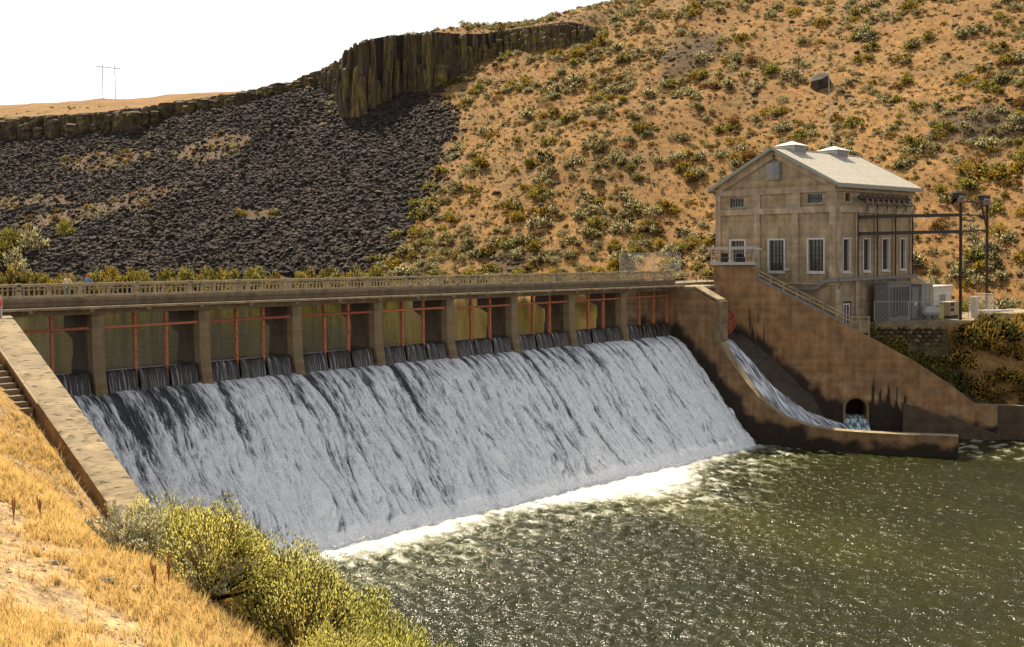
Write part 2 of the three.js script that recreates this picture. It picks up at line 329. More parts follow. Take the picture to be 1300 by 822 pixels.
function cliff(name, label, sA, sB, step, rows) {
  const p0 = hillAt((sA + sB) / 2, cliffT((sA + sB) / 2, 1)), t = thing(name, label, 'cliff', [p0.x, p0.y, p0.z]);
  for (let row = 0; row < rows; row++) for (let s = sA; s < sB; s += step * rr(0.75, 1.2)) {
    const dc = cliffT(s, 1), hc = cliffT(s, 2); if (hc < 0.8) continue;
    const w = step * rr(0.6, 1.0) * (rnd() < 0.25 ? 1.5 : 1), d = dc + 0.7 + rr(-0.5, 0.4) - row * rr(0.4, 1.1) * step, q = shoreAt(s);
    const top = YR + SLOPE * dc + hc * (row ? rr(0.15, 0.97 - row * 0.12) : rr(0.95, 1.0)) + (row ? 0 : 0.1), bot = hillH(s, Math.min(d, dc)) - 1.5;
    const m = new THREE.Mesh(columnGeos[Math.floor(rnd() * 6)], basaltTones[Math.floor(rnd() * 4)]); m.name = 'basalt_column';
    m.position.set(q[0] + q[2] * d - p0.x, bot - p0.y, q[1] + q[3] * d - p0.z); m.scale.set(w, top - bot, w); m.rotation.set(rr(-0.06, 0.06), rnd() * 6, rr(-0.06, 0.06));
    t.add(shade(m));
  }
}
cliff('basalt_cliff', 'tall cliff of dark basalt columns with yellow lichen below the golden ridge', 207.5, 276, 1.05, 3);
cliff('rim_cliff', 'low dark basalt rim running along the top of the talus slope', 277, 430, 1.9, 2);

// ---- loose rock
const rockGeos = Array.from({ length: 4 }, (_, k) => {
  const g = new THREE.IcosahedronGeometry(1, 0), p = g.attributes.position;
  for (let i = 0; i < p.count; i++) { const x = p.getX(i), y = p.getY(i), z = p.getZ(i), f = 0.7 + 0.6 * hash(Math.round(x * 50) + k * 77, Math.round(y * 50) * 13 + Math.round(z * 50)); p.setXYZ(i, x * f, y * f * 0.7, z * f); }
  g.computeVertexNormals(); return g;
});
const dummy = new THREE.Object3D(), tint = new THREE.Color();
function scatter(name, label, category, geo, m, items, kind = 'stuff') {     // items: [pos, scale|[x,y,z], rotY, tilt, color]
  const o = new THREE.InstancedMesh(geo, m, items.length); o.name = numbered(name);
  items.forEach((it, i) => {
    dummy.position.copy(it[0]); dummy.rotation.set(it[3] || 0, it[2] || 0, it[5] || 0); if (Array.isArray(it[1])) dummy.scale.set(...it[1]); else dummy.scale.setScalar(it[1]);
    dummy.updateMatrix(); o.setMatrixAt(i, dummy.matrix); if (it[4]) o.setColorAt(i, tint.setRGB(...it[4]));
  });
  scene.add(shade(o)); return tag(o, label, category, null, kind);
}
{
  const sets = [[], [], [], []];
  for (let i = 0; i < 150000; i++) {
    const s = rr(200, 440), d = rr(0, 92); if (s > 380 && rnd() < 0.5) continue; if (d > cliffT(s, 1) - 0.5) continue;
    const k = talusMask(s, d); if (rnd() > k * 0.95 + (s > 262 ? 0.22 : 0)) continue;
    const r = Math.pow(rnd(), 3.2) * 0.62 + 0.16, p = hillAt(s, d); p.y += r * rr(-0.15, 0.4);
    const b = rr(0.55, 1.35), w = rnd() < 0.14 ? 1.4 : 0.85;
    sets[i & 3].push([p, [r * rr(0.7, 1.3), r * rr(0.7, 1.2), r * rr(0.7, 1.3)], rnd() * 6, rr(-0.8, 0.8), [0.082 * b * w, 0.053 * b * w, 0.034 * b * w]]);
  }
  sets.forEach((it, k) => scatter('talus_rock', 'dark broken basalt blocks covering the talus slope', 'rocks', rockGeos[k], M.rock, it));
  const few = [];
  for (let i = 0; i < 9000; i++) {
    const s = rr(90, 232), d = rr(2, 150), k = rockPatch(s, d); if (d > cliffT(s, 1) && s > 205) continue; if (rnd() > (k > 0.25 ? 0.9 : 0.07)) continue;
    const r = Math.pow(rnd(), 2.5) * 0.7 + 0.15, p = hillAt(s, d), b = rr(0.6, 1.5); few.push([p, [r * rr(0.7, 1.4), r * rr(0.6, 1), r * rr(0.7, 1.4)], rnd() * 6, rr(-0.5, 0.5), [0.13 * b, 0.105 * b, 0.085 * b]]);
  }
  scatter('hillside_rubble', 'scattered dark stones on the golden hillside', 'rocks', rockGeos[1], M.rock, few);
  const b = solo('boulder', rockGeos[2].clone().scale(2.6, 3.2, 2.4), mat(lin(0.13, 0.10, 0.08), { map: rockTex }), 'large dark boulder standing alone on the golden slope above the powerhouse', 'boulder', null, null, false);
  b.position.copy(hillAt(152, 63)).add(V3(0, 0.9, 0));
}

// ---------------------------------------------------------------- shrubs on the hillside
function leafCloud(n, { leaf = 0.16, wide = 0.5, lobes = 12, flat = 0.85, tones = 0.3, upward = 0.5, spread = 0.34, stems = true }) {
  const L = []; for (let i = 0; i < lobes; i++) { const a = rnd() * 6.283, e = Math.asin(rr(0.02, 1)); const r = rr(0.55, 0.8); L.push([Math.cos(a) * Math.cos(e) * r, Math.sin(e) * r * flat + 0.12, Math.sin(a) * Math.cos(e) * r, rr(0.7, 1.25) * spread, rr(1 - tones, 1 + tones * 0.6)]); }
  const pos = [], nor = [], col = [], uv = []; const q = V3(), dir = V3(), side = V3(), nn = V3();
  const quad = (p, dr, sd, w, l, c) => {
    nn.copy(dr).cross(sd).normalize(); if (nn.y < 0) nn.negate();
    const P = [[-w, 0], [w, 0], [w * 0.5, l], [-w * 0.5, l]].map(([a, b]) => [p.x + sd.x * a + dr.x * b, p.y + sd.y * a + dr.y * b, p.z + sd.z * a + dr.z * b]);
    for (const k of [0, 1, 2, 0, 2, 3]) { pos.push(...P[k]); nor.push(nn.x, nn.y, nn.z); col.push(...c); uv.push(0, 0); }
  };
  for (let i = 0; i < n; i++) {
    const o = L[Math.floor(rnd() * L.length)]; let x, y, z, m; do { x = rr(-1, 1); y = rr(-1, 1); z = rr(-1, 1); m = x * x + y * y + z * z; } while (m > 1); const f = o[3];
    q.set(o[0] + x * f, Math.max(0.02, o[1] + y * f), o[2] + z * f);
    dir.set(q.x + rr(-0.6, 0.6), q.y * 0.5 + upward + rr(-0.3, 0.4), q.z + rr(-0.6, 0.6)).normalize(); side.set(rr(-1, 1), rr(-1, 1), rr(-1, 1)).cross(dir).normalize();
    const t = o[4] * rr(0.82, 1.18), yl = rr(0.92, 1.08); quad(q, dir, side, leaf * wide * 0.5, leaf * rr(0.7, 1.3), [t * yl, t, t * rr(0.8, 1.1)]);
  }
  if (stems) for (const o of L) { const p = V3(0, 0, 0); dir.set(o[0], o[1], o[2]); const l = dir.length(); dir.normalize(); side.set(-dir.z, 0, dir.x).normalize(); quad(p, dir, side, 0.02, l, [0.7, 0.55, 0.45]); side.cross(dir); quad(p, dir, side, 0.02, l, [0.7, 0.55, 0.45]); }
  const g = new THREE.BufferGeometry();
  g.setAttribute('position', new THREE.Float32BufferAttribute(pos, 3)); g.setAttribute('normal', new THREE.Float32BufferAttribute(nor, 3)); g.setAttribute('color', new THREE.Float32BufferAttribute(col, 3)); g.setAttribute('uv', new THREE.Float32BufferAttribute(uv, 2));
  return g;
}
const bushGeos = Array.from({ length: 5 }, () => leafCloud(520, { leaf: 0.15, wide: 0.75, lobes: 13, spread: 0.36, tones: 0.2 }));
const leafColors = {
  sage: leafMat(lin(0.46, 0.41, 0.225), { vertexColors: true, transmission: 0.6 }),
  sageDark: leafMat(lin(0.37, 0.315, 0.155), { vertexColors: true, transmission: 0.55 }),
  green: leafMat(lin(0.34, 0.30, 0.07), { vertexColors: true, transmission: 0.5 }),
  yellow: leafMat(lin(0.46, 0.325, 0.06), { vertexColors: true, transmission: 0.3 }),
  rust: leafMat(lin(0.30, 0.17, 0.065), { vertexColors: true, transmission: 0.25 }),
  willow: leafMat(lin(0.36, 0.305, 0.075), { vertexColors: true, transmission: 0.3 }),
};
const bushKinds = {
  sage: ['sagebrush', 'pale grey-green sagebrush growing on the golden hillside', 'shrub', 'pale sagebrush on the hillside'],
  sageDark: ['sagebrush', 'darker olive-grey sagebrush growing on the golden hillside', 'shrub', 'dark sagebrush on the hillside'],
  green: ['green_bush', 'bright green bush growing on the golden hillside', 'bush', 'green bushes on the hillside'],
  yellow: ['rabbitbrush', 'yellow flowering rabbitbrush growing on the golden hillside', 'shrub', 'yellow rabbitbrush on the hillside'],
  rust: ['dry_shrub', 'rust brown dried shrub growing on the golden hillside', 'shrub', 'dried shrubs on the hillside'],
};
{
  const all = [];
  const tryAdd = (s, d, r, kind) => { const p = hillAt(s, d); p.y -= 0.12 * r; all.push({ p, r, kind, rot: rnd() * 6.283, size: r / p.distanceTo(EYE) }); };
  for (let i = 0; i < 6600; i++) {
    const s = rr(84, 262), d = rr(1, 165), dc = cliffT(s, 1), hc = cliffT(s, 2); if (hc > 1 && Math.abs(d - dc) < 3) continue; if (d > dc + 70) continue;
    if (talusMask(s, d) > 0.25) continue;
    const dens = sstep(0.30, 0.62, fbm(s / 13 + 3, d / 13 + 8, 3) + 0.10 * (1 - clamp(d / 50))) * 0.85 + 0.12; if (rnd() > dens) continue;
    if (s < 128 && d < 3) continue;
    const low = 1 - clamp(d / 70), u = rnd(), gy = fbm(s / 17 + 11, d / 17, 3) + low * 0.12;
    const kind = u < 0.10 + 0.25 * sstep(0.5, 0.7, gy) ? 'yellow' : u < 0.18 + 0.36 * sstep(0.5, 0.7, gy) ? 'green' : u < 0.42 + 0.3 * sstep(0.5, 0.7, gy) ? 'sageDark' : u < 0.93 ? 'sage' : 'rust';
    tryAdd(s, d, (0.5 + 1.55 * Math.pow(rnd(), 2.1)) * (s > 210 ? 0.9 : 1), kind);
  }
  // shrubs edging the talus, the ones along the rim, and scrub in the earth patches
  for (const [s, d, r, kind] of [[211, 9, 1.8, 'green'], [212, 16, 1.6, 'green'], [211, 22, 2, 'green'], [214, 27, 1.7, 'green'], [215, 33, 1.5, 'green'], [216, 39, 1.9, 'green'], [217, 45, 1.5, 'sage'], [195, 49, 2.1, 'green'], [218, 49, 1.6, 'sage'], [209, 5, 1.8, 'yellow'], [207, 3, 2.2, 'green'], [203, 5, 1.9, 'sage']]) tryAdd(s, d, r, kind);
  for (let i = 0; i < 420; i++) { const s = rr(262, 345), d = rr(20, 72); if (talusMask(s, d) > 0.35 || d > cliffT(s, 1) - 3) continue; tryAdd(s, d, rr(0.5, 1.2), rnd() < 0.6 ? 'sage' : rnd() < 0.5 ? 'yellow' : 'rust'); }
  for (let i = 0; i < 60; i++) { const s = rr(210, 385); tryAdd(s, cliffT(s, 1) + rr(2.5, 30), rr(0.3, 0.7), 'sageDark'); }
  for (const [s, d, r] of [[262, 73, 1.3], [263, 69, 1.1], [266, 74, 1.2], [268, 78, 1], [278, 83, 1.1], [262, 64, 1]]) tryAdd(s, d, r, 'sage');
  all.sort((a, b) => b.size - a.size);
  const proto = {}; let n = 0; const rest = {}; const per = {};
  for (const b of all) {
    const v = n % 5, key = b.kind + v;
    if (n < 470 && (per[b.kind] || 0) < 190) {
      const k = bushKinds[b.kind], m = new THREE.Mesh(bushGeos[v], leafColors[b.kind]); m.name = numbered(k[0]); shade(m); tag(m, k[1], k[2], k[3]);
      m.position.copy(b.p); m.rotation.y = b.rot; m.scale.set(b.r * rr(0.9, 1.2), b.r * rr(0.85, 1.25), b.r * rr(0.9, 1.2)); scene.add(m); per[b.kind] = (per[b.kind] || 0) + 1; n++;
    } else { n++; (rest[b.kind] = rest[b.kind] || []).push([b.p, [b.r, b.r * rr(0.85, 1.2), b.r], b.rot]); }
  }
  let v = 0; for (const k in rest) scatter('hillside_scrub', 'smaller scrub dotted over the golden hillside', 'scrub', bushGeos[v++ % 5], leafColors[k], rest[k]);
  // dry bunch grass
  const tg = []; for (let i = 0; i < 6; i++) { const a = i * 1.05 + rr(-0.3, 0.3), t = new THREE.ConeGeometry(0.07, rr(0.7, 1.1), 3, 1); t.translate(0, 0.4, 0); t.rotateZ(rr(0.3, 0.75)); t.rotateY(a); tg.push(t); }
  const tuft = merge(tg), items = [];
  for (let i = 0; i < 30000; i++) {
    const s = rr(84, 270), d = rr(0.5, 150), dc = cliffT(s, 1); if (cliffT(s, 2) > 1 && Math.abs(d - dc) < 2) continue; if (talusMask(s, d) > 0.4 || d > dc + 60) continue;
    const p = hillAt(s, d), b = rr(0.6, 1.25), r = rr(0.18, 0.42); items.push([p, [r * 1.5, r, r * 1.5], rnd() * 6, 0, [0.46 * b, 0.27 * b, 0.078 * b]]);
  }
  const tiny = []; for (let i = 0; i < 15000; i++) { const s = rr(84, 262), d = rr(0.5, 150), dc = cliffT(s, 1); if (cliffT(s, 2) > 1 && Math.abs(d - dc) < 2) continue; if (talusMask(s, d) > 0.3 || d > dc + 60) continue; if (rnd() > 0.25 + fbm(s / 6, d / 6, 3)) continue; const r = rr(0.14, 0.36), b = rr(0.6, 1.3), g = rnd(); tiny.push([hillAt(s, d), [r * 1.2, r, r * 1.2], rnd() * 6, 0, g < 0.5 ? [0.24 * b, 0.20 * b, 0.10 * b] : g < 0.8 ? [0.30 * b, 0.17 * b, 0.07 * b] : [0.36 * b, 0.33 * b, 0.18 * b]]); }
  scatter('low_scrub', 'tiny weeds and low scrub dotted over the hillside', 'scrub', leafCloud(46, { leaf: 0.5, wide: 0.8, lobes: 5, stems: false }), leafMat(lin(1, 1, 1), { vertexColors: true, transmission: 0.3 }), tiny);
  scatter('dry_bunch_grass', 'dry golden bunch grass covering the hillside', 'grass', tuft, mat(lin(1, 1, 1), { roughness: 1, side: THREE.DoubleSide }), items);
}
{ // trees and willows along the far waterline
  const g3 = Array.from({ length: 3 }, () => leafCloud(700, { leaf: 0.13, wide: 0.6, lobes: 16, flat: 1.1, upward: 0.7, spread: 0.3 }));
  const add = (s, d, r, h, m, name, label, group, v) => { const o = new THREE.Mesh(g3[v], leafColors[m]); o.name = numbered(name); tag(o, label, 'bush', group); o.position.copy(hillAt(s, d)); o.position.y -= 0.2; o.scale.set(r, h, r); o.rotation.y = rnd() * 6; scene.add(shade(o)); };
  for (let i = 0; i < 72; i++) { const s = 206 + i * 1.75 + rr(-0.8, 0.8); const y = rnd(); add(s, rr(-0.4, 2.5), rr(1.4, 2.4), rr(2.0, 4.2), y < 0.55 ? 'willow' : y < 0.8 ? 'yellow' : 'green', 'willow_bush', 'olive willow bush on the far waterline below the talus', 'willows along the far waterline', i % 3); }
  for (let i = 0; i < 48; i++) { const s = 146 + i * 1.35 + rr(-0.6, 0.6); const y = rnd(); add(s, rr(-0.3, 5), rr(1.1, 2.0), rr(1.2, 2.4), y < 0.35 ? 'sage' : y < 0.7 ? 'yellow' : 'green', 'bank_shrub', 'low shrub on the waterline below the golden slope', 'shrubs along the far waterline', i % 3); }
  for (let i = 0; i < 64; i++) { const s = rr(150, 209), y = rnd(); add(s, rr(3, 15), rr(0.9, 1.7), rr(0.8, 1.5), y < 0.5 ? 'sage' : y < 0.75 ? 'yellow' : 'green', 'slope_shrub', 'rounded shrub crowding the foot of the golden slope behind the bridge', 'shrubs at the foot of the golden slope', i % 3); }
  const big = [[300, 13, 3.4, 4.6, 'sage'], [305, 9, 3.6, 4.6, 'willow'], [299, 7, 3, 4.2, 'sage'], [308, 14, 3.2, 4, 'willow'], [294, 4, 2.8, 3.6, 'sage'], [312, 8, 4, 4.6, 'sage'], [297, 19, 2.4, 3.2, 'green'], [318, 12, 3.6, 4.2, 'willow']];
  for (const [s, d, r, h, m] of big) add(s, d, r, h, m, 'olive_shrub', 'tall silvery olive tree clump at the foot of the talus', 'olive clump below the talus', 1);
}

// ---------------------------------------------------------------- the bank on the near side
const bankY = (() => {                                // thin-plate surface through surveyed points
  const P = [[-9.4, 12.9, 9], [-9.4, 11.2, 12.5], [-9.4, 9.3, 16.5], [-9.4, 7.5, 20.5], [-9.4, 14.4, 5], [-9.4, 14.6, 0], [-9.4, 14.6, -6], [-8.6, 4.2, 25.5], [-7.5, 1.5, 28.5],
    [-10.9, 12.0, 13], [-11, 9.9, 17.5], [-11.2, 7.9, 22], [-12.5, 8.6, 26.5], [-15.8, 11.0, 27.6], [-15.5, 10.1, 30.8], [-19.2, 10.75, 36.9], [-19.1, 10.6, 39.8], [-22.1, 11.0, 45.2], [-19.5, 10.5, 46.4], [-15.3, 9.5, 38], [-14.3, 9.1, 33.4],
    [-11.4, 6.9, 34.6], [-7.6, 3.6, 35.6], [-4.4, 0.6, 33], [-4, 0.4, 37], [-16.5, 8.6, 45], [-13.5, 6.6, 44], [-9, 3.0, 43], [-5, 0.2, 45],
    [-3.5, -1.2, 26], [-2, -1.6, 31], [-2, -1.6, 40], [-2.5, -1.6, 55], [-4, -1.6, 75], [-6, -1.6, 105], [0, -3, 60], [0, -3, 30],
    [-29.8, 16.3, 66.9], [-25, 13, 57], [-34, 17.5, 58], [-14, 5, 62], [-22, 10, 75], [-30, 15, 90], [-40, 22, 75], [-30, 15, 30], [-24, 13, 33], [-32, 16.5, 12], [-22, 14.8, 8], [-20, 14.5, 0], [-60, 32, 60], [-60, 30, 10], [-60, 32, 105], [-40, 20, 105], [-18, 6, 105], [-45, 23, 35], [-40, 21, -6], [-26, 15.5, 20], [-18, 12.8, 20]];
  const n = P.length, N = n + 3, A = Array.from({ length: N }, () => new Float64Array(N + 1)), U = r2 => r2 < 1e-9 ? 0 : 0.5 * r2 * Math.log(r2);
  for (let i = 0; i < n; i++) { for (let j = 0; j < n; j++) A[i][j] = U((P[i][0] - P[j][0]) ** 2 + (P[i][2] - P[j][2]) ** 2) + (i === j ? 0.6 : 0); A[i][n] = A[n][i] = 1; A[i][n + 1] = A[n + 1][i] = P[i][0]; A[i][n + 2] = A[n + 2][i] = P[i][2]; A[i][N] = P[i][1]; }
  for (let k = 0; k < N; k++) { let m = k; for (let i = k + 1; i < N; i++) if (Math.abs(A[i][k]) > Math.abs(A[m][k])) m = i; [A[k], A[m]] = [A[m], A[k]]; for (let i = 0; i < N; i++) if (i !== k) { const f = A[i][k] / A[k][k]; if (f) for (let j = k; j <= N; j++) A[i][j] -= f * A[k][j]; } }
  const w = A.map((r, i) => r[N] / r[i]);
  return (x, z) => { let h = w[n] + w[n + 1] * x + w[n + 2] * z; for (let i = 0; i < n; i++) h += w[i] * U((x - P[i][0]) ** 2 + (z - P[i][2]) ** 2); return h + 0.22 * (fbm(x / 2.5, z / 2.5, 4) - 0.5) + 0.6 * (fbm(x / 9 + 3, z / 9, 3) - 0.5) * sstep(-9.5, -12, x); };
})();
const bareSoil = (x, z) => sstep(0.50, 0.62, fbm(x / 3.5 + 4, z / 3.5 + 1, 4) + 0.22 * Math.exp(-(((x + 19.6) / 1.5) ** 2) - ((z - 38.5) / 2.6) ** 2) + 0.1 * Math.exp(-(((x + 12.4) / 1.2) ** 2) - ((z - 30) / 3) ** 2));
{
  const xs = [], zs = []; for (let x = -62; x <= -24; x += 2) xs.push(x); for (let x = -23.6; x <= -9.4; x += 0.35) xs.push(x); xs.push(-9.06);
  for (let z = -8; z <= 5; z += 1) zs.push(z); for (let z = 5.4; z <= 52; z += 0.35) zs.push(z); for (let z = 53; z <= 106; z += 2) zs.push(z);
  const col = (x, z) => { const bare = bareSoil(x, z) * 0.9, f = 0.8 + 0.4 * noise(x * 2.2, z * 2.2); return [lerp(0.55, 0.62, bare) * f, lerp(0.335, 0.44, bare) * f, lerp(0.10, 0.25, bare) * f]; };
  const m = mat(lin(1, 1, 1), { map: gritTex, vertexColors: true, roughness: 1, bumpMap: gritBump, bumpScale: 0.06 });
  const t = new THREE.Group(); t.name = 'near_bank'; scene.add(t); tag(t, 'dry golden grass bank sloping down beside the sloping dam wall', 'bank', null, 'structure');
  part('upper_slope', gridMesh(xs.length, zs.length, (i, j) => [xs[i], bankY(xs[i], zs[j]), zs[j], xs[i], zs[j]], (i, j) => col(xs[i], zs[j])), m, t, { uv: false });
  const xs2 = [-9.06]; for (let x = -8.7; x <= 1; x += 0.4) xs2.push(x); const zs2 = zs.filter(z => z >= 22.3);
  part('lower_slope', gridMesh(xs2.length, zs2.length, (i, j) => [xs2[i], bankY(xs2[i], zs2[j]), zs2[j], xs2[i], zs2[j]], (i, j) => col(xs2[i], zs2[j])), m, t, { uv: false });
}

// ---------------------------------------------------------------- water
const BAY = 7.3, X0 = -7.3, X1 = 58.4;
{ // still pond above the weir
  const sh = new THREE.Shape([[-7.3, 0.35], [58.4, 0.35], [58.4, 6], [112, 6], [140, 60], [140, 420], [-140, 420], [-140, 30], [-7.3, 6]].map(p => new THREE.Vector2(...p)));
  const g = new THREE.ShapeGeometry(sh); g.rotateX(-Math.PI / 2); g.translate(0, YR, 0);
  const rip = tex(512, 512, (u, v) => fbm(u * 10, v * 22, 4, 10, 22), { srgb: false, metres: 12 });
  solo('reservoir', g, new THREE.MeshPhysicalMaterial({ color: lin(0.009, 0.012, 0.004), roughness: 0.035, ior: 1.33, bumpMap: rip, bumpScale: 0.018 }), 'still dark green pond held above the weir', 'water', null, 'structure');
}
// the cascade down the weir face
const prof = new THREE.CatmullRomCurve3([V3(-0.30, 9.86, 0), V3(0.3, 9.76, 0), V3(0.95, 9.42, 0), V3(1.7, 8.75, 0), V3(2.6, 7.8, 0), V3(4.6, 5.55, 0), V3(6.6, 3.3, 0), V3(8.2, 1.5, 0), V3(9.0, 0.62, 0), V3(9.7, 0.12, 0), V3(10.4, -0.12, 0)]);
const profL = prof.getLength();
const foamW = (u, v) => {                             // whiteness of the water, u along the weir, v down the face (metres)
  const uu = u + (fbm(u * 0.45, v * 0.16, 2) - 0.5) * v * 0.16;
  const streak = fbm(uu * 2.1, v * 0.11 + u * 0.013, 5), fine = fbm(uu * 11, v * 1.1, 3), lump = fbm(uu * 2.2 + 31, v * 0.55 - 3, 4), broad = fbm(uu * 0.33 + 7, v * 0.06, 2);
  const ramp = sstep(-0.5, 5.5, v);
  let w = 0.63 + 0.20 * ramp + (streak - 0.5) * (1.35 - 0.45 * ramp) + (fine - 0.5) * 1.0 + (lump - 0.5) * 0.75 + (broad - 0.5) * (0.9 - 0.5 * ramp);
  for (let k = 0; k < 8; k++) { const c = k * BAY + 0.5 + 0.05 * v + 0.35 * Math.sin(v * 0.5 + k * 2.1), e = (uu - c) / (0.22 + 0.05 * v); if (Math.abs(e) < 3) w -= (0.2 + 0.4 * hash(k, 11)) * Math.exp(-e * e) * (1 - sstep(1.5 + 8 * hash(k, 5), 11, v)) * (0.4 + 1.2 * fbm(v * 0.5 + k * 9, u * 0.3, 2)); }
  w -= 0.34 * Math.exp(-(((u - 3) / 4.5) ** 2) - ((v - 2.6) / 2.8) ** 2) + 0.22 * Math.exp(-(((u - 23) / 3) ** 2) - ((v - 3.5) / 4) ** 2) + 0.15 * Math.exp(-(((u - 43) / 4) ** 2) - ((v - 2) / 2.5) ** 2);
  w += 0.30 * sstep(profL - 2.2, profL - 0.3, v);
  return clamp(w, 0, 1.1);
};
{
  const weir = thing('weir', 'long concrete overflow weir under the falling water', 'dam', [25, 0, 0]);
  const sh = new THREE.Shape([[-3.2, -3], [-3.2, 9.55], [-0.3, 9.62], [0.3, 9.5], [0.9, 9.15], [1.6, 8.5], [2.5, 7.5], [4.5, 5.25], [6.5, 3.0], [8.1, 1.2], [9.0, 0.2], [9.6, -0.4], [9.6, -3]].map(p => new THREE.Vector2(-p[0], p[1])));
  const g = new THREE.ExtrudeGeometry(sh, { depth: X1 - X0, bevelEnabled: false }); g.rotateY(Math.PI / 2); g.translate(X0, 0, 0);
  part('spillway_face', g, M.pierStainShade, weir);
  // water sheet
  const W = 2048, H = 512;
  const cmap = tex(W, H, (a, b) => { const w = foamW(X0 + a * (X1 - X0), b * profL), k = sstep(0.16, 0.84, w), f = 0.84 + 0.30 * hash(Math.floor(a * W), Math.floor(b * H)); return [lerp(0.25, 0.94, k) * f, lerp(0.255, 0.945, k) * f, lerp(0.26, 0.95, k) * f]; });
  cmap.repeat.set(1, 1); cmap.wrapS = cmap.wrapT = THREE.ClampToEdgeWrapping;
  const nu = 1120, nv = 110, tmp = V3();
  const sheet = gridMesh(nu, nv, (i, j) => {
    const a = i / (nu - 1), b = j / (nv - 1), u = X0 + a * (X1 - X0), v = b * profL;
    prof.getPointAt(b, tmp); const w = foamW(u, v), tn = prof.getTangentAt(b);
    const h = (0.06 + 0.34 * w * sstep(0, 3, v) + 0.05 * w) * (1 - sstep(profL - 1.3, profL - 0.2, v)); const nz = -tn.y, ny = tn.x;
    return [lerp(X0 + 0.01, X1 - 0.01, a), tmp.y + ny * h, tmp.x + nz * h, a, b];
  });
  const cas = new THREE.Group(); cas.name = 'spillway_water'; scene.add(cas); tag(cas, 'white water pouring down the whole weir face', 'waterfall', null, 'structure');
  part('cascade', sheet, new THREE.MeshPhysicalMaterial({ color: 0xffffff, map: cmap, roughness: 0.45, ior: 1.33, bumpMap: cmap, bumpScale: 0.05 }), cas, { uv: false });
  // curtains over the flashboards
  const ct = tex(512, 256, (a, b) => { const s = fbm(a * 40, b * 1.2, 4, 40, 0), f = fbm(a * 90, b * 2.5, 3, 90, 0), k = 0.9 * sstep(0.47, 0.76, s * 0.55 + f * 0.45 + (1 - b) * 0.06 + 0.12 * (noise(a * 7, 3.3, 7, 0) - 0.5)); return [lerp(0.17, 0.72, k), lerp(0.15, 0.715, k), lerp(0.135, 0.72, k)]; });
  ct.repeat.set(1, 1);
  const cm = new THREE.MeshPhysicalMaterial({ color: 0xffffff, map: ct, roughness: 0.3, ior: 1.33, bumpMap: ct, bumpScale: 0.03 });
  for (let b = 0; b < 9; b++) for (let k = 0; k < 3; k++) {
    const c0 = X0 + b * BAY + (b ? 0.45 : 0) + 0.04, c1 = X0 + (b + 1) * BAY - (b < 8 ? 0.45 : 0) - 0.04, w = (c1 - c0) / 3, o = hash(b, k + 9);
    const x0 = c0 + k * w + 0.09, x1 = c0 + (k + 1) * w - 0.09, P2 = [[-0.42, 11.16], [-0.26, 11.21], [-0.10, 11.15], [0.02, 11.0], [0.12, 10.7], [0.24, 10.2], [0.36, 9.72]];
    part('curtain', gridMesh(24, P2.length, (i, j) => { const a = i / 23, x = lerp(x0, x1, a), q = P2[j], n = 0.05 * (noise(x * 5, j * 0.4) - 0.5) * j / 3; return [x, q[1], q[0] + n, o * 0.7 + a * 0.42, 1 - j / (P2.length - 1)]; }), cm, cas, { uv: false });
  }
}
